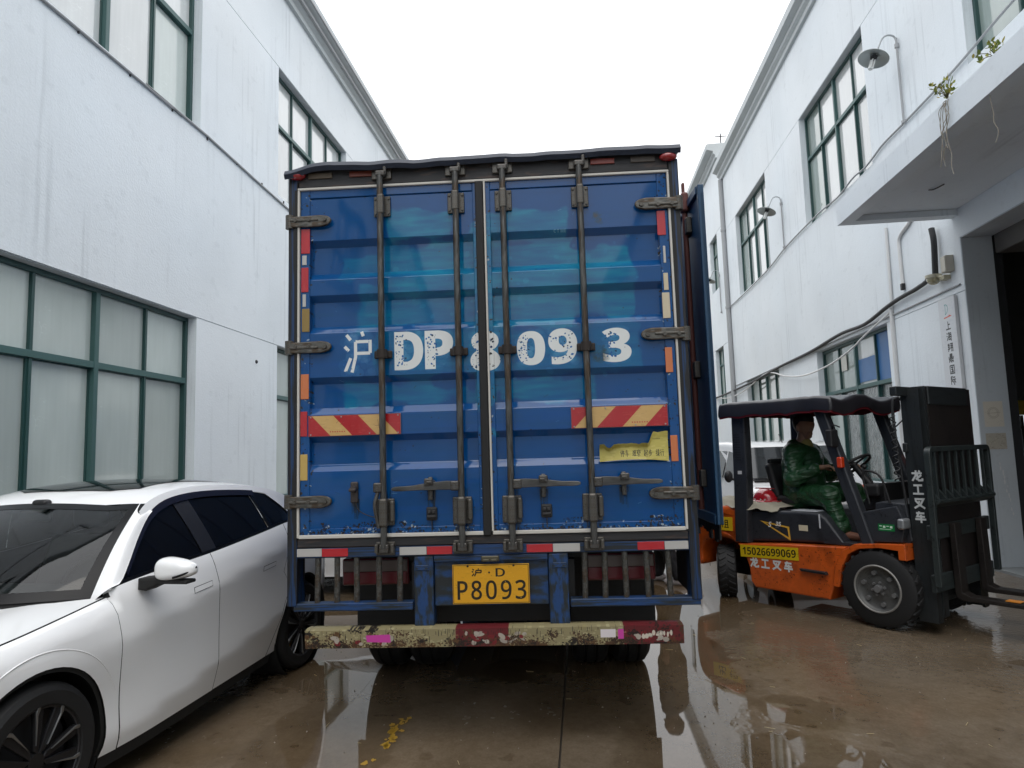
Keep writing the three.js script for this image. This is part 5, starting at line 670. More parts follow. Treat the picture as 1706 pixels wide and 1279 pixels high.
    rings.forEach(([k, h], ri) => { for (let i = 0; i < P; i++) { const [a, b] = per[i], cx = (x0 + x1) / 2, w = i / P * Math.PI * 2, drop = ri > 5 ? (ri - 5) / 3 : 0, sc = fbm(i / P * 22, 1, 22, 99, 3, 321); const x = cx + (a - cx) * k, z = b * k; let y = 2.03 + h + 0.014 * (fbm(x * 5 + 30, z * 5 + 30, 999, 999, 3, 325) - 0.5) * 2; y += drop * (0.05 * (sc - 0.4)); const front = sm(-0.55, -0.3, x); y += front * (0.03 * Math.sin(z * 8 + 1) - 0.01) * (ri > 2 ? 1 : 0.4); const out = drop * 0.03 * (fbm(i / P * 30, 7, 30, 99, 2, 329) - 0.5); pos.push(x + (Math.abs(a - cx) > 0.6 ? out : 0), y, z + (Math.abs(b) > zw - 0.01 ? out : 0)); } });
    for (let r = 0; r < rings.length - 1; r++) for (let i = 0; i < P; i++) { const a = r * P + i, b = r * P + (i + 1) % P; idx.push(a, a + P, b, b, a + P, b + P); }
    const g = new THREE.BufferGeometry(); g.setAttribute('position', new THREE.Float32BufferAttribute(pos, 3)); g.setIndex(idx); g.computeVertexNormals(); const roof = part('tarpaulin', g, mat(L(0.02, 0.019, 0.023), 0.3, { clearcoat: 0.3, clearcoatRoughness: 0.3 }), FK);
    const gi = g.clone(); const q = gi.attributes.position; for (let i = 0; i < q.count; i++) { q.setY(i, q.getY(i) - 0.006 - (i >= 6 * P ? 0.012 : 0)); q.setZ(i, q.getZ(i) * 0.988); q.setX(i, -0.9 + (q.getX(i) + 0.9) * 0.99); } part('red_lining', gi, mat(L(0.16, 0.008, 0.014), 0.6), roof); }
  part('work_lamp', rb(0.16, 0.035, 0.08, -1.06, 1.945, 0.42, 0.01), dark, FK);
  // seat, floor, dashboard, steering
  part('seat', [rb(0.44, 0.1, 0.44, -0.98, 1.02, 0, 0.04, 3), bar(V(-1.2, 1.03, 0), V(-1.29, 1.4, 0), 0.42, 0.09, V(1, 0.2, 0), 0.04), rb(0.05, 0.06, 0.3, -1.3, 1.42, 0, 0.02)], dark, FK);
  part('floor_plate', [bl(-0.52, 0.22, 0.66, 0.69, -0.5, 0.5, 0.006)], grey, FK);
  part('front_cowl', [ext([[-0.08, 0.69], [-0.02, 1.06], [0.04, 1.075], [0.24, 1.06], [0.27, 0.75], [0.2, 0.69]], -0.48, 0.48, 0.012)], grey, FK);
  part('front_cowl', ext([[-0.13, 0.72], [-0.11, 0.98], [0.2, 1.05], [0.26, 0.9], [0.22, 0.74]], 0.48, 0.56, 0.01), grey, FK);
  part('capacity_label', plane(0.14, 0.06, 0.1, 0.86, 0.562), mat(0xffffff, 0.45, { map: canvasTex(256, 110, (c, w, h) => { c.fillStyle = '#17713a'; c.fillRect(0, 0, w, h); c.fillStyle = '#cfe3d2'; for (let k = 0; k < 4; k++) c.fillRect(22 + k * 54, 28, 38, 12 + (k % 2) * 22); c.fillRect(22, 76, 180, 8); }) }), FK);
  part('dash_panel', [ext([[-0.3, 0.95], [-0.1, 1.22], [-0.02, 1.22], [0.0, 1.0]], -0.3, 0.3, 0.02), rb(0.14, 0.12, 0.2, -0.1, 1.16, 0.28, 0.03)], dark, FK);
  part('steering_column', cyl(V(-0.15, 1.0, 0), V(-0.44, 1.36, 0), 0.035, 0.03), dark, FK);
  part('steering_wheel', [new THREE.TorusGeometry(0.17, 0.014, 10, 36), cyl(V(-0.17, 0, 0), V(0.17, 0, 0), 0.01), cyl(V(0, 0.17, 0), V(0, -0.05, 0), 0.01), new THREE.SphereGeometry(0.035, 12, 10)].map((g) => clean(g).rotateX(Math.PI / 2).rotateZ(0.62).translate(-0.45, 1.375, 0)), dark, FK);
  for (const [z, x] of [[0.2, -0.24], [0.27, -0.2], [0.33, -0.17]]) part('lever', [cyl(V(x + 0.12, 1.1, z), V(x, 1.36, z), 0.008), new THREE.SphereGeometry(0.02, 10, 8).translate(x, 1.37, z)], dark, FK);
  part('grab_handle', tube([[-0.06, 1.05, 0.5], [-0.1, 1.3, 0.5], [-0.04, 1.34, 0.5], [0.06, 1.28, 0.5], [0.12, 1.06, 0.5]], 0.01), dark, FK);
  part('indicator', rb(0.05, 0.1, 0.06, -0.24, 1.42, 0.6, 0.014), mat(L(0.6, 0.05, 0.01), 0.25, { clearcoat: 1 }), FK); part('indicator', rb(0.05, 0.1, 0.06, -0.2, 1.42, -0.6, 0.014), mat(L(0.6, 0.05, 0.01), 0.25, { clearcoat: 1 }), FK);
  part('head_lamp', [rb(0.06, 0.16, 0.12, -0.28, 1.64, 0.64, 0.014), cyl(V(-0.33, 1.6, 0.58), V(-0.3, 1.62, 0.62), 0.012), tube([[-0.33, 1.72, 0.54], [-0.28, 1.76, 0.6], [-0.2, 1.74, 0.64]], 0.006)], dark, FK);
  part('rear_mirror', [rb(0.03, 0.16, 0.11, -0.17, 1.68, -0.68, 0.014), tube([[-0.3, 1.74, -0.56], [-0.22, 1.82, -0.62], [-0.16, 1.77, -0.68]], 0.007)], dark, FK);
  // wheels
  const nutM = mat(L(0.22, 0.22, 0.22), 0.45, { metalness: 0.5 });
  const tyre = (x, z, r, w, turn, hub) => { const n = 22, pts = [[r * 0.56, -w / 2], [r * 0.86, -w / 2], [r * 0.95, -w * 0.43], [r * 0.965, -w * 0.3], [r * 0.97, 0], [r * 0.965, w * 0.3], [r * 0.95, w * 0.43], [r * 0.86, w / 2], [r * 0.56, w / 2], [r * 0.54, w * 0.3]].map(([a, b]) => new THREE.Vector2(a, b)); const place = (g) => clean(g).rotateX(Math.PI / 2).rotateY(turn).translate(x, r, z);
    const lugs = []; for (let i = 0; i < n; i++) for (const s of [-1, 1]) { const a = (i + (s > 0 ? 0.5 : 0)) / n * Math.PI * 2; lugs.push(rb(r * 0.16, w * 0.42, r * 0.1, 0, s * w * 0.255, 0, 0.008, 1).rotateX(s * 0.5).translate(r * 0.915, 0, 0).rotateY(a)); }
    const t = part('wheel', place(crease(new THREE.LatheGeometry(pts, 44), 0.5)), M.rubber, FK); part('tread', lugs.map(place), M.rubber, t);
    const rimM = mat(L(0.11, 0.11, 0.105), 0.5, { map: dirt, metalness: 0.3 }), e = hub;
    part('rim', [new THREE.LatheGeometry([[r * 0.6, w * 0.5], [r * 0.57, w * 0.52], [r * 0.54, w * 0.48], [r * 0.5, w * 0.34], [r * 0.32, w * 0.32], [r * 0.28, w * 0.36], [0.001, w * 0.38]].map(([a, b]) => new THREE.Vector2(a, b * e)), 40)].map(place), rimM, t);
    part('rim_ring', place(new THREE.TorusGeometry(r * 0.585, 0.009, 8, 44).rotateX(Math.PI / 2).translate(0, e * w * 0.5, 0)), mat(L(0.3, 0.29, 0.27), 0.45, { metalness: 0.4 }), t);
    const nuts = []; for (let i = 0; i < 6; i++) { const a = i / 6 * Math.PI * 2 + 0.3; nuts.push(new THREE.CylinderGeometry(0.02, 0.022, 0.035, 6).translate(Math.cos(a) * r * 0.4, e * w * 0.36, Math.sin(a) * r * 0.4)); nuts.push(new THREE.CylinderGeometry(0.012, 0.012, 0.02, 6).translate(Math.cos(a + 0.5) * r * 0.16, e * w * 0.4, Math.sin(a + 0.5) * r * 0.16)); } nuts.push(new THREE.CylinderGeometry(0.03, 0.04, 0.06, 14).translate(0, e * w * 0.4, 0)); if (e > 0) for (const nt of nuts) part('wheel_nut', place(nt), nutM, t); };
  tyre(0, 0.49, 0.335, 0.23, 0, 1); tyre(0, -0.49, 0.335, 0.23, 0, -1); tyre(-1.69, 0.45, 0.27, 0.19, -0.9, 1); tyre(-1.69, -0.45, 0.27, 0.19, -0.75, -1);
  part('rear_axle', [cyl(V(-1.69, 0.3, -0.4), V(-1.69, 0.3, 0.4), 0.06)], dark, FK);
  // mast: outer and inner channels, cross members, cylinders, chains
  const chan = (z, x0, x1, y0, y1, s) => [bl(x0, x1, y0, y1, z - 0.011, z + 0.011), bl(x0, x0 + 0.022, y0, y1, Math.min(z, z - s * 0.075), Math.max(z, z - s * 0.075)), bl(x1 - 0.022, x1, y0, y1, Math.min(z, z - s * 0.075), Math.max(z, z - s * 0.075))];
  const mast = sub('mast', FK);
  for (const s of [1, -1]) { part('outer_channel', chan(s * 0.47, 0.27, 0.42, 0.1, 2.04, s), mastM, mast); part('inner_channel', chan(s * 0.385, 0.3, 0.43, 0.14, 2.06, s), mastM, mast); part('lift_cylinder', [cyl(V(0.25, 0.3, s * 0.34), V(0.25, 1.5, s * 0.34), 0.035), cyl(V(0.25, 1.5, s * 0.34), V(0.25, 2.02, s * 0.34), 0.022)], dark, mast); part('tilt_cylinder', [cyl(V(-0.3, 0.62, s * 0.36), V(0.12, 0.7, s * 0.36), 0.04), cyl(V(0.12, 0.7, s * 0.36), V(0.3, 0.73, s * 0.36), 0.025)], s > 0 ? mastM : dark, mast); const ch = []; for (let k = 0; k < 52; k++) ch.push(rb(0.02, 0.02, k % 2 ? 0.024 : 0.034, 0.3, 1.02 + k * 0.019, s * 0.26, 0.004, 1)); part('lift_chain', ch, dark, mast); }
  part('cross_member', bl(0.27, 0.33, 1.98, 2.06, -0.5, 0.66, 0.01), mastM, mast); part('cross_member', bl(0.26, 0.3, 1.5, 1.58, -0.46, 0.5, 0.01), mastM, mast); part('cross_member', bl(0.26, 0.3, 0.2, 0.36, -0.46, 0.46, 0.01), mastM, mast); part('cross_member', bl(0.42, 0.45, 1.9, 2.06, -0.37, 0.37, 0.01), mastM, mast);
  part('sheet_guard', [bl(0.428, 0.437, 0.5, 2.05, -0.455, 0.37)], mat(L(0.016, 0.012, 0.011), 0.5, { map: dirt }), mast);
  part('hose', tube([[0.28, 1.92, 0.42], [0.22, 1.98, 0.44], [0.19, 1.9, 0.46], [0.2, 1.6, 0.47], [0.22, 1.25, 0.46], [0.24, 0.9, 0.44]], 0.012), M.cable, mast); { const sp = []; for (let k = 0; k < 60; k++) { const a = k * 0.9; sp.push([0.2 + Math.cos(a) * 0.022, 1.82 - k * 0.0095, 0.5 + Math.sin(a) * 0.022]); } part('coil_hose', tube(sp, 0.006, 5, 2), M.cable, mast); }
  part('headlamp', [rb(0.06, 0.09, 0.13, 0.24, 0.9, 0.545, 0.02)], mat(L(0.25, 0.26, 0.27), 0.3, { metalness: 0.4 }), mast);
  part('mast_lettering', plane(0.12, 0.46, 0.35, 1.13, 0.4835), mat(0xffffff, 0.45, { transparent: true, alphaTest: 0.5, map: canvasTex(160, 560, (c, w, h) => { c.clearRect(0, 0, w, h); ['龙', '工', '叉', '车'].forEach((ch, k) => glyph(c, ch, 12, 8 + k * 140, 136, 122, 20, '#c9cccb')); }) }), mast);
  // carriage, load backrest, forks
  const car = sub('carriage', FK, [-0.085, 0, 0]), bk = mat(L(0.028, 0.036, 0.036), 0.4, { map: dirt });
  part('carriage_plate', bl(0.5, 0.545, 0.36, 0.5, -0.55, 0.55, 0.008), bk, car); part('carriage_plate', bl(0.5, 0.545, 0.78, 0.9, -0.55, 0.55, 0.008), bk, car);
  for (const z of [-0.22, 0.22]) part('carriage_side', bl(0.44, 0.5, 0.36, 0.9, z - 0.03, z + 0.03, 0.006), bk, car);
  { const sh = new THREE.Shape(); const W2 = 0.585, y0 = 0.42, y1 = 1.545, r = 0.075, t = 0.042; sh.moveTo(-W2, y0); sh.lineTo(-W2, y1 - r); sh.quadraticCurveTo(-W2, y1, -W2 + r, y1); sh.lineTo(W2 - r, y1); sh.quadraticCurveTo(W2, y1, W2, y1 - r); sh.lineTo(W2, y0); sh.lineTo(W2 - t, y0); sh.lineTo(W2 - t, y1 - r); sh.quadraticCurveTo(W2 - t, y1 - t, W2 - r, y1 - t); sh.lineTo(-W2 + r, y1 - t); sh.quadraticCurveTo(-W2 + t, y1 - t, -W2 + t, y1 - r); sh.lineTo(-W2 + t, y0); sh.closePath(); part('backrest_frame', ext(sh, 0, 0.05, 0.006).rotateY(Math.PI / 2).translate(0.545, 0, 0), bk, car); }
  for (let k = 0; k < 8; k++) part('backrest_bar', bl(0.556, 0.584, 1.1, 1.505, -0.46 + k * 0.131 - 0.012, -0.46 + k * 0.131 + 0.012, 0.004), bk, car);
  part('backrest_rail', [ext([[0.55, 1.04], [0.62, 1.085], [0.62, 1.105], [0.55, 1.105]], -0.545, 0.545, 0.004)], bk, car);
  for (let k = 0; k < 9; k++) part('gusset', ext([[0.548, 1.105], [0.618, 1.105], [0.552, 1.19]], -0.525 + k * 0.131 - 0.02, -0.525 + k * 0.131 + 0.012), bk, car);
  for (const z of [0.2, -0.3]) part('fork', ext([[0.55, 0.9], [0.595, 0.9], [0.605, 0.335], [0.66, 0.31], [1.6, 0.295], [1.66, 0.285], [1.66, 0.275], [0.6, 0.268], [0.56, 0.285], [0.55, 0.33]].reverse(), z - 0.06, z + 0.06, 0.006), mat(L(0.025, 0.02, 0.018), 0.5, { map: dirt, metalness: 0.3 }), car);
  part('fork_mark', bl(0.9, 1.0, 0.31, 0.316, 0.16, 0.24), mat(L(0.7, 0.25, 0.03), 0.4), car);
}
{ // driver, seated, in a green raincoat
  const d = thing('person', 'seated forklift driver in dark green raincoat reaching for the levers', 'person', FP, FA);
  const hip = [-1.0, 1.1, 0], neck = [-0.97, 1.62, 0.02], head = [-0.925, 1.765, 0.03], face = [0.9, -0.1, 0.35];
  const rw = [-0.66, 1.36, 0.23], lw = [-0.6, 1.39, -0.16];
  const body = sdfMesh([bone(hip, [-1.0, 1.45, 0], 0.12, 0.13), bone([-1.0, 1.5, -0.14], [-1.0, 1.5, 0.14], 0.07), bone([-1, 1.5, 0], neck, 0.06, 0.055), bone(neck, head, 0.055, 0.06), bone([-1, 1.08, 0.09], [-0.55, 1.09, 0.3], 0.075, 0.055), bone([-0.55, 1.09, 0.3], [-0.43, 0.77, 0.33], 0.05, 0.04), bone([-1, 1.08, -0.09], [-0.56, 1.1, -0.14], 0.075, 0.055), bone([-0.56, 1.1, -0.14], [-0.4, 0.78, -0.14], 0.05, 0.04), bone([-1, 1.5, 0.17], [-0.93, 1.27, 0.28], 0.05, 0.042), bone([-0.93, 1.27, 0.28], rw, 0.04, 0.027), bone([-1, 1.5, -0.17], [-0.88, 1.29, -0.27], 0.05, 0.042), bone([-0.88, 1.29, -0.27], lw, 0.04, 0.027)], 0.016, 0.03);
  const headG = sdfMesh(headPrims(head, face), 0.006, 0.02), rh = sdfMesh(handPrims(rw, [0.9, 0.15, -0.35], [0.2, -1, 0], 0.5, true), 0.0042, 0.008), lh = sdfMesh(handPrims(lw, [0.95, -0.1, 0.3], [0.2, -1, 0], 0.6, false), 0.0042, 0.008);
  part('body', [body, headG, rh, lh], skin, d); part('eyes', eyesOf(head, face), mat(L(0.03, 0.02, 0.02), 0.2), d);
  part('hair', sdfMesh([bone([head[0] - 0.032, head[1] + 0.052, head[2] - 0.01], [head[0] + 0.022, head[1] + 0.074, head[2] + 0.006], 0.094, 0.08), bone([head[0] - 0.055, head[1], head[2] - 0.02], [head[0] - 0.05, head[1] - 0.04, head[2] - 0.02], 0.07, 0.05)], 0.008, 0.02, 0.012), hairM, d);
  const folds = dataTex(512, 512, (u, v) => { const a = fbm(u * 6, v * 9, 6, 9, 4, 431), b = fbm(u * 13 + a * 2, v * 17 - a * 2, 13, 17, 3, 435); return 1 - (1.3 * Math.abs(a - 0.5) + 0.8 * Math.abs(b - 0.5)) * 1.6; }); const rain = mat(L(0.016, 0.066, 0.024), 0.36, { bumpMap: folds, bumpScale: 0.013 });
  part('raincoat', sdfMesh([bone([-1.0, 1.05, 0], [-0.99, 1.42, 0.01], 0.215, 0.2), bone([-0.99, 1.5, -0.15], [-0.99, 1.5, 0.15], 0.1), bone([-1.04, 1.57, -0.05], [-1.04, 1.57, 0.05], 0.075), bone([-0.99, 1.5, 0.17], [-0.93, 1.26, 0.28], 0.105, 0.09), bone([-0.93, 1.26, 0.28], [-0.72, 1.34, 0.245], 0.088, 0.062), bone([-0.99, 1.5, -0.17], [-0.88, 1.28, -0.27], 0.092, 0.08), bone([-0.88, 1.28, -0.27], [-0.65, 1.38, -0.18], 0.078, 0.056), bone([-1.02, 1.06, 0.1], [-0.82, 1.07, 0.16], 0.125, 0.11), bone([-1.02, 1.06, -0.1], [-0.82, 1.07, -0.14], 0.125, 0.11)], 0.012, 0.04, 0.034), rain, d);
  part('trousers', sdfMesh([bone([-0.98, 1.08, 0.12], [-0.55, 1.09, 0.3], 0.12, 0.095), bone([-0.55, 1.09, 0.3], [-0.43, 0.8, 0.33], 0.092, 0.074), bone([-0.98, 1.08, -0.1], [-0.55, 1.11, -0.15], 0.115, 0.088), bone([-0.55, 1.11, -0.15], [-0.41, 0.82, -0.145], 0.085, 0.07)], 0.012, 0.04, 0.032), rain, d);
  part('shirt_collar', sdfMesh([bone([-0.9, 1.47, 0.02], [-0.93, 1.6, 0.02], 0.075, 0.062)], 0.012, 0.02), mat(L(0.32, 0.26, 0.08), 0.8), d);
  for (const [x, z] of [[-0.43, 0.33], [-0.38, -0.145]]) part('shoe', sdfMesh([bone([x - 0.02, 0.735, z], [x + 0.16, 0.725, z + 0.01], 0.045, 0.036), bone([x, 0.8, z], [x, 0.74, z], 0.05, 0.045)], 0.009, 0.02), mat(L(0.22, 0.09, 0.05), 0.6), d);
}
{ // man standing beyond the truck, seen below the box
  const d = thing('person', 'person in dark trousers and pale shoes walking beyond the truck', 'person', [0.97, 0, -8.3], 2.7);
  const head = [0.02, 1.6, 0], face = [1, 0, 0], rw = [0.12, 0.86, 0.26], lw = [-0.02, 0.85, -0.26];
  const legs = [bone([0, 0.92, 0.09], [0.1, 0.5, 0.1], 0.085, 0.06), bone([0.1, 0.5, 0.1], [0.15, 0.1, 0.1], 0.058, 0.042), bone([0, 0.92, -0.09], [0.0, 0.5, -0.1], 0.085, 0.06), bone([0, 0.5, -0.1], [-0.16, 0.11, -0.1], 0.058, 0.042)];
  const body = sdfMesh([...legs, bone([0, 0.95, 0], [0, 1.3, 0], 0.12, 0.13), bone([0, 1.36, -0.14], [0, 1.36, 0.14], 0.07), bone([0, 1.38, 0], head, 0.055, 0.06), bone([0, 1.36, 0.17], [0.02, 1.1, 0.25], 0.05, 0.042), bone([0.02, 1.1, 0.25], rw, 0.04, 0.027), bone([0, 1.36, -0.17], [-0.03, 1.1, -0.25], 0.05, 0.042), bone([-0.03, 1.1, -0.25], lw, 0.04, 0.027)], 0.018, 0.03);
  part('body', [body, sdfMesh(headPrims(head, face), 0.007, 0.02), sdfMesh(handPrims(rw, [0.2, -1, 0], [0.2, 0, -1], 0.3, true), 0.0045, 0.008), sdfMesh(handPrims(lw, [0, -1, 0], [0.2, 0, 1], 0.3, false), 0.0045, 0.008)], skin, d); part('eyes', eyesOf(head, face), mat(L(0.03, 0.02, 0.02), 0.2), d);
  part('hair', sdfMesh([bone([-0.01, 1.655, 0], [0.03, 1.665, 0], 0.085, 0.078), bone([-0.035, 1.6, 0], [-0.03, 1.56, 0], 0.07, 0.05)], 0.009, 0.02, 0.01), hairM, d);
  part('jacket', sdfMesh([bone([0, 0.92, 0], [0, 1.32, 0], 0.165, 0.165), bone([0, 1.37, -0.15], [0, 1.37, 0.15], 0.095), bone([0, 1.36, 0.18], [0.02, 1.1, 0.255], 0.08, 0.068), bone([0.02, 1.1, 0.255], [0.1, 0.9, 0.26], 0.066, 0.05), bone([0, 1.36, -0.18], [-0.03, 1.1, -0.255], 0.08, 0.068), bone([-0.03, 1.1, -0.255], [-0.02, 0.9, -0.26], 0.066, 0.05)], 0.015, 0.04, 0.035), mat(L(0.012, 0.013, 0.018), 0.7), d);
  part('trousers', sdfMesh(legs.map((b) => [...b.slice(0, 6), b[6] + 0.03, b[7] + 0.028]), 0.014, 0.03, 0.03), mat(L(0.01, 0.01, 0.013), 0.8), d);
  for (const [x, y, z] of [[0.15, 0.035, 0.1], [-0.17, 0.035, -0.1]]) part('shoe', sdfMesh([bone([x - 0.05, y + 0.012, z], [x + 0.15, y, z], 0.046, 0.034), bone([x, y + 0.07, z], [x, y + 0.02, z], 0.052, 0.046)], 0.009, 0.02), mat(L(0.5, 0.46, 0.46), 0.6), d);
}
{ // red helmet and folded canvas lying on the bonnet behind the seat
  const put = (o) => { o.position.set(...FP); o.rotation.y = FA; return o; };
  const h = thing('hard_hat', 'red hard hat lying behind the forklift seat', 'helmet', FP, FA); const pts = []; for (let i = 0; i <= 14; i++) { const a = i / 14 * Math.PI / 2; pts.push(new THREE.Vector2(Math.cos(a) * 0.125, 0.02 + Math.sin(a) * 0.115)); } const c = V(-1.33, 1.0, 0.2);
  part('shell', [new THREE.LatheGeometry([new THREE.Vector2(0.145, 0), new THREE.Vector2(0.148, 0.006), new THREE.Vector2(0.128, 0.014), ...pts], 32).scale(1.1, 1, 0.95).translate(c.x, c.y, c.z), rb(0.24, 0.012, 0.022, c.x, c.y + 0.137, c.z, 0.006), rb(0.08, 0.012, 0.16, c.x + 0.16, c.y + 0.008, c.z, 0.006)], mat(L(0.42, 0.012, 0.02), 0.22, { clearcoat: 0.8 }), h); part('rivets', [[0.135, 0.02], [0.13, -0.05], [0.12, 0.07]].map(([r, x]) => new THREE.SphereGeometry(0.008, 8, 6).translate(c.x + x, c.y + 0.025, c.z + 0.118)), M.whitePlastic, h);
  const N = 44, K = 36, pos = [], idx = []; for (let i = 0; i <= N; i++) for (let j = 0; j <= K; j++) { const u = i / N, v = j / K; let x = lerp(-2.0, -0.98, u) + 0.05 * (fbm(v * 4, 1, 99, 99, 2, 401) - 0.5), z = lerp(-0.3, 0.56, v) + 0.12 * (fbm(u * 5, 3, 99, 99, 3, 405) - 0.5); const base = x < -1.42 ? 0.965 : lerp(0.965, 0.945, clamp((x + 1.42) / 0.1, 0, 1)); let y = base + 0.022 + 0.075 * fbm(u * 6 + 3, v * 5 + 2, 99, 99, 4, 409) * sm(0, 0.2, u) * sm(1, 0.82, u); if (z > 0.47) { y -= (z - 0.47) * 0.75; } pos.push(x, y, z); }
  for (let i = 0; i < N; i++) for (let j = 0; j < K; j++) { const a = i * (K + 1) + j, b = a + K + 1; idx.push(a, a + 1, b, b, a + 1, b + 1); } const g = new THREE.BufferGeometry(); g.setAttribute('position', new THREE.Float32BufferAttribute(pos, 3)); g.setIndex(idx); g.computeVertexNormals();
  put(single('canvas_sheet', g, mat(L(0.34, 0.31, 0.24), 0.9), 'crumpled beige canvas sheet spread behind the forklift seat', 'canvas sheet'));
}

// ---------------------------------------------------------------- small white van behind the forklift
{
  const v = thing('van', 'small white van with a red stripe parked behind the forklift', 'van', [2.98, 0, -9.95], 0.06);
  const wp = mat(L(0.72, 0.72, 0.72), 0.3, { clearcoat: 1, clearcoatRoughness: 0.05 }), gl = mat(L(0.02, 0.022, 0.024), 0.04), HW = 0.84;
  // side profile (z forward, y up), narrowed towards the roof
  const prof = spline([[0.92, 0.3], [0.95, 0.55], [0.9, 0.86], [0.72, 1.0], [0.38, 1.1], [0.2, 1.25], [-0.18, 1.56], [-0.42, 1.63], [-1.2, 1.66], [-2.5, 1.62], [-2.75, 1.4], [-2.85, 0.9], [-2.84, 0.35], [-2.7, 0.26], [0.8, 0.25]], 90, true);
  const shapeVan = (g) => { const p = g.attributes.position; for (let i = 0; i < p.count; i++) { const y = p.getY(i), k = 1 - 0.17 * sm(0.95, 1.66, y) - 0.05 * sm(0.5, 0.2, y) - 0.1 * sm(0.5, 0.95, p.getZ(i)); p.setX(i, p.getX(i) * k); } g.computeVertexNormals(); return crease(g, 0.55); };
  const g = ext(prof, -HW, HW, 0.07, 4).rotateY(-Math.PI / 2); part('body', shapeVan(g), wp, v);
  const scr = panel([[-1, 0], [1, 0], [1, 1], [-1, 1]], (q, t) => V(q * lerp(0.70, 0.60, t), lerp(1.135, 1.555, t) + 0.012, lerp(0.365, -0.16, t) + 0.02 + 0.03 * (1 - q * q)), 0.12); part('windscreen', scr, gl, v);
  for (const s of [-1, 1]) { part('side_window', panel([[-0.1, 1.12], [0.2, 1.12], [-0.12, 1.48], [-0.55, 1.52], [-0.55, 1.12]], (z, y) => V(s * (HW * (1 - 0.17 * sm(0.95, 1.66, y)) + 0.008), y, z), 0.08, s > 0), gl, v); part('side_window', panel([[-0.62, 1.12], [-0.62, 1.52], [-1.6, 1.53], [-1.6, 1.12]], (z, y) => V(s * (HW * (1 - 0.17 * sm(0.95, 1.66, y)) + 0.006), y, z), 0.08, s > 0), gl, v);
    part('wing_mirror', [new THREE.SphereGeometry(1, 16, 12).scale(0.06, 0.085, 0.04).translate(s * 0.93, 1.17, 0.12), cyl(V(s * 0.82, 1.12, 0.12), V(s * 0.95, 1.15, 0.12), 0.02)], M.black, v); part('head_lamp', new THREE.SphereGeometry(1, 18, 12).scale(0.15, 0.1, 0.08).translate(s * 0.58, 0.8, 0.86), mat(L(0.5, 0.52, 0.54), 0.1, { clearcoat: 1 }), v);
    for (const z of [0.32, -2.0]) { const t = part('wheel', new THREE.TorusGeometry(0.22, 0.085, 14, 36).rotateY(Math.PI / 2).translate(s * 0.72, 0.3, z), M.rubber, v); part('rim', cyl(V(s * 0.68, 0.3, z), V(s * 0.78, 0.3, z), 0.19, 0.17, 24), M.galv, t); } }
  part('wiper', [cyl(V(-0.5, 1.14, 0.4), V(0.05, 1.17, 0.415), 0.01), cyl(V(0.0, 1.14, 0.4), V(0.55, 1.19, 0.39), 0.01), cyl(V(-0.3, 1.11, 0.42), V(-0.22, 1.15, 0.41), 0.012)], M.black, v);
  part('cowl', bl(-0.66, 0.66, 1.09, 1.125, 0.3, 0.42, 0.01), M.black, v);
  part('red_stripe', panel([[-1, 0], [1, 0], [1, 1], [-1, 1]], (q, t) => V(q * 0.7, lerp(0.99, 1.02, t) + 0.012 + 0.01 * q, lerp(0.8, 0.7, t)), 0.14), mat(L(0.5, 0.06, 0.03), 0.3), v);
  part('grille', bl(-0.36, 0.36, 0.62, 0.76, 0.9, 0.955, 0.02), M.black, v); part('antenna', cyl(V(0.0, 1.63, -0.3), V(0.0, 1.75, -0.42), 0.008), M.black, v);
  part('bumper', rb(1.5, 0.18, 0.12, 0, 0.42, 0.9, 0.05, 3), wp, v);
}

// ---------------------------------------------------------------- wall lamps on swan-neck pipes
function lamp(z, y, yb, label) {
  const g = thing('wall_lamp', label, 'lamp', [5, y, z], -Math.PI / 2, 'swan-neck lamps on the right wall'); // local z points into the yard
  part('pipe', [cyl(V(0, yb - y, 0.03), V(0, 0.02, 0.03), 0.016, 0.016, 10), rb(0.06, 0.05, 0.05, 0, yb - y, 0.03), rb(0.05, 0.07, 0.05, 0, -0.1, 0.03)], M.greyPipe, g);
  part('arm', tube([[0, -0.03, 0.03], [0, 0.05, 0.06], [-0.005, 0.08, 0.14], [-0.01, 0.04, 0.22], [-0.015, -0.1, 0.29], [-0.02, -0.2, 0.34]], 0.013, 8, 6), M.galv, g);
  const tilt = (q) => clean(q).rotateX(-0.35).rotateZ(0.08).translate(-0.02, -0.24, 0.36);
  part('shade', tilt(new THREE.LatheGeometry([[0.215, -0.035], [0.22, -0.03], [0.2, -0.012], [0.12, 0.01], [0.06, 0.03], [0.045, 0.06], [0.04, 0.09], [0.001, 0.09]].map(([a, b]) => new THREE.Vector2(a, b)), 32)), mat(L(0.34, 0.37, 0.36), 0.35, { metalness: 0.3 }), g);
  part('socket', tilt(new THREE.CylinderGeometry(0.05, 0.04, 0.06, 18).translate(0, -0.02, 0)), M.darkSteel, g);
  const tb = []; for (let i = 0; i < 4; i++) { const a = i * Math.PI / 2 + 0.5, x = Math.cos(a) * 0.026, zz = Math.sin(a) * 0.026; tb.push(cyl(V(x, -0.05, zz), V(x, -0.2, zz), 0.012, 0.012, 10)); } tb.push(new THREE.TorusGeometry(0.026, 0.012, 8, 16).rotateX(Math.PI / 2).translate(0, -0.2, 0));
  part('bulb', tb.map(tilt), mat(L(0.75, 0.76, 0.74), 0.25), g);
}
lamp(-10.03, 7.62, 6.32, 'swan-neck wall lamp above the canopy, largest of the three');
lamp(-15.95, 7.4, 6.24, 'swan-neck wall lamp beside the middle upper window');
lamp(-23.1, 7.55, 6.16, 'small distant swan-neck wall lamp near the open truck door');

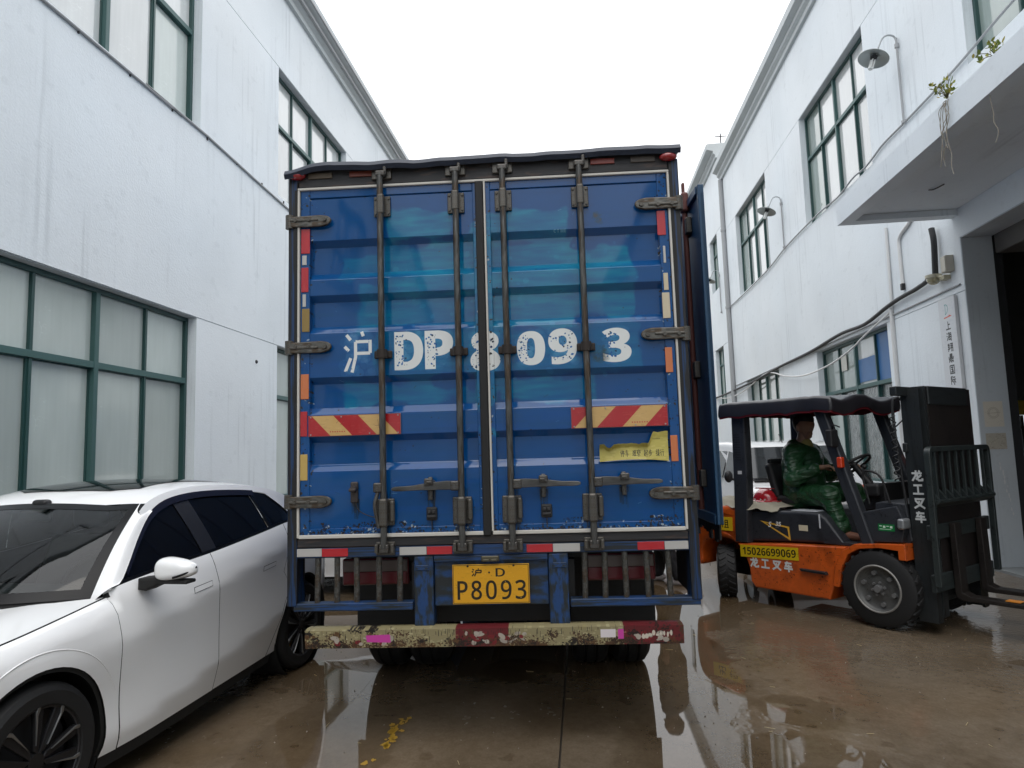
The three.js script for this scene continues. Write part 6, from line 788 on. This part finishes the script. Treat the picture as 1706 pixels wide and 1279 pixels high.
// ---------------------------------------------------------------- cables and pipes along the right wall
single('black_cable', tube([[4.93, 3.84, -9.6], [4.94, 3.79, -10.0], [4.94, 3.77, -10.55], [4.94, 3.72, -11.06], [4.94, 3.61, -11.88], [4.94, 3.63, -12.95], [4.94, 3.54, -14.63], [4.94, 3.50, -16.8], [4.94, 3.44, -18.2], [4.94, 3.39, -19.76], [4.94, 3.34, -24.48], [4.94, 3.4, -32]], 0.032, 8, 8), M.cable, 'thick black cable running along the right wall above the windows', 'cable');
single('white_cable', tube([[4.95, 3.63, -10.95], [4.9, 3.4, -11.85], [4.9, 3.27, -12.39], [4.9, 3.14, -13.28], [4.9, 3.08, -14.28], [4.9, 3.09, -15.2], [4.9, 3.2, -16.26], [4.94, 3.47, -18.0], [4.93, 3.27, -20.03], [4.93, 3.19, -21.25], [4.93, 3.18, -22.62], [4.94, 3.32, -24.5]], 0.017, 7, 8), M.whitePlastic, 'thin white cable sagging across the ground floor window', 'cable');
single('conduit', tube([[4.97, 6.44, -5], [4.97, 6.43, -7.27], [4.97, 6.33, -8.65], [4.97, 6.3, -9.84], [4.97, 6.3, -10.68], [4.97, 6.27, -10.94], [4.965, 6.21, -11.41], [4.965, 6.24, -11.91], [4.965, 6.17, -12.62], [4.965, 6.22, -13.73], [4.965, 6.2, -15.75], [4.965, 6.1, -17.02], [4.965, 6.06, -18.35], [4.965, 6.05, -19.84], [4.97, 6.06, -21.84]], 0.016, 8, 6), M.greyPipe, 'grey pipe running below the upper windows of right wall', 'pipe');
single('conduit', tube([[4.985, 3.6, -9.05], [4.985, 3.59, -10], [4.985, 3.58, -10.99], [4.985, 3.56, -14], [4.985, 3.54, -17], [4.985, 3.5, -21.8]], 0.013, 6, 4), M.greyPipe, 'thin grey wire running just above the white cable', 'pipe');
{ // dome camera with its box
  const c = thing('security_camera', 'cream dome camera beside the doorway under the canopy', 'camera', [4.95, 3.79, -9.48], 0);
  part('cap', new THREE.CylinderGeometry(0.1, 0.1, 0.04, 28).translate(-0.06, 0.03, 0), mat(L(0.5, 0.47, 0.36), 0.4), c); part('dome', new THREE.SphereGeometry(0.088, 28, 14, 0, Math.PI * 2, Math.PI / 2, Math.PI / 2).scale(1, 1.1, 1).translate(-0.06, 0.01, 0), mat(L(0.4, 0.37, 0.24), 0.15, { clearcoat: 1 }), c); part('bracket', [bl(-0.04, 0.05, -0.06, 0.0, 0.1, 0.22, 0.01), cyl(V(-0.05, 0.02, 0.06), V(0.0, -0.03, 0.16), 0.025)], mat(L(0.45, 0.42, 0.3), 0.5), c);
  const b = thing('junction_box', 'cream junction box on the wall above the dome camera', 'junction box', [4.95, 3.92, -9.22], 0); part('box', rb(0.1, 0.22, 0.13, 0, 0, 0, 0.008), mat(L(0.5, 0.47, 0.4), 0.5), b); part('lid', rb(0.012, 0.2, 0.11, -0.054, 0, 0, 0.004), mat(L(0.55, 0.52, 0.44), 0.5), b);
}
{ // company name board
  const s = thing('name_board', 'tall white name board with vertical black lettering beside the doorway', 'sign', [4.975, 2.65, -9.36], -Math.PI / 2);
  part('board', rb(0.4, 1.68, 0.04, 0, 0, 0, 0.004), mat(L(0.62, 0.63, 0.64), 0.4), s);
  part('board_face', plane(0.39, 1.67, 0, 0, 0.0215), mat(0xffffff, 0.35, { map: canvasTex(400, 1712, (g, w, h) => { g.fillStyle = '#d3d6d9'; g.fillRect(0, 0, w, h); for (let i = 0; i < 160; i++) { g.fillStyle = 'rgba(150,155,160,.07)'; g.fillRect(rnd() * w, rnd() * h, rr(10, 120), rr(4, 40)); } const Y = (y) => (3.485 - y) / 1.67 * h; g.strokeStyle = '#2f8f8a'; g.lineWidth = 9; g.beginPath(); g.moveTo(172, Y(3.405)); g.lineTo(166, Y(3.265)); g.moveTo(150, Y(3.4)); g.bezierCurveTo(260, Y(3.42), 250, Y(3.28), 152, Y(3.27)); g.stroke(); g.strokeStyle = '#d2502e'; g.lineWidth = 15; g.beginPath(); g.moveTo(120, Y(3.225)); g.lineTo(280, Y(3.235)); g.lineTo(240, Y(3.25)); g.stroke(); ['上', '海', '翔', '鼎', '国', '际'].forEach((ch, k) => glyph(g, ch, 135, Y(3.18 - k * 0.148), 136, 130, 17, '#101314')); }) }), s);
}
// weeds growing from the canopy edge
function weed(pos, n, hang, label) {
  const p = thing('weed', label, 'plant', pos, 0), lg = [mat(L(0.22, 0.24, 0.03), 0.6, { side: THREE.DoubleSide }), mat(L(0.12, 0.17, 0.02), 0.6, { side: THREE.DoubleSide }), mat(L(0.30, 0.26, 0.04), 0.6, { side: THREE.DoubleSide })], stems = [], hangs = [];
  const leaf = new THREE.ShapeGeometry(shapeOf(spline([[0, 0], [0.016, 0.02], [0.018, 0.045], [0.0, 0.075], [-0.018, 0.045], [-0.016, 0.02]], 14, true)));
  for (let i = 0; i < n; i++) { const a = rr(0, 6.28), e = [Math.cos(a) * rr(0.02, 0.13) - 0.03, rr(0.03, 0.16), Math.sin(a) * rr(0.03, 0.16)]; stems.push(tube([[0, 0, 0], [e[0] * 0.4, e[1] * 0.7, e[2] * 0.4], e], 0.0035, 5, 4)); for (let k = 0; k < 7; k++) part('leaf', leaf.clone().scale(rr(0.4, 0.9), rr(0.4, 0.8), 1).rotateX(rr(-1.3, 1.3)).rotateY(rr(0, 6.28)).rotateZ(rr(-1, 1)).translate(e[0] + rr(-0.03, 0.03), e[1] + rr(-0.03, 0.02), e[2] + rr(-0.03, 0.03)), lg[(i + k) % 3], p); }
  for (let i = 0; i < hang; i++) { const pts = [[0, 0, 0]]; let x = -0.03, y = 0, z = rr(-0.08, 0.08); const len = rr(0.25, 0.9); for (let k = 1; k <= 8; k++) { y = -len * k / 8; z += rr(-0.035, 0.035); x = -0.035 - rr(0, 0.02); pts.push([x, y, z]); } hangs.push(tube(pts, 0.0035, 5, 3)); }
  part('stems', stems, mat(L(0.09, 0.08, 0.03), 0.7), p); if (hang) part('roots', hangs, mat(L(0.3, 0.27, 0.22), 0.8), p);
}
weed([3.57, 4.79, -6.38], 11, 7, 'yellow green weed with hanging roots on canopy edge, nearer its corner');
weed([3.62, 4.78, -5.72], 8, 1, 'small green weed on canopy edge nearest the top corner of view');

scene.updateMatrixWorld(true);
renderer.render(scene, camera);
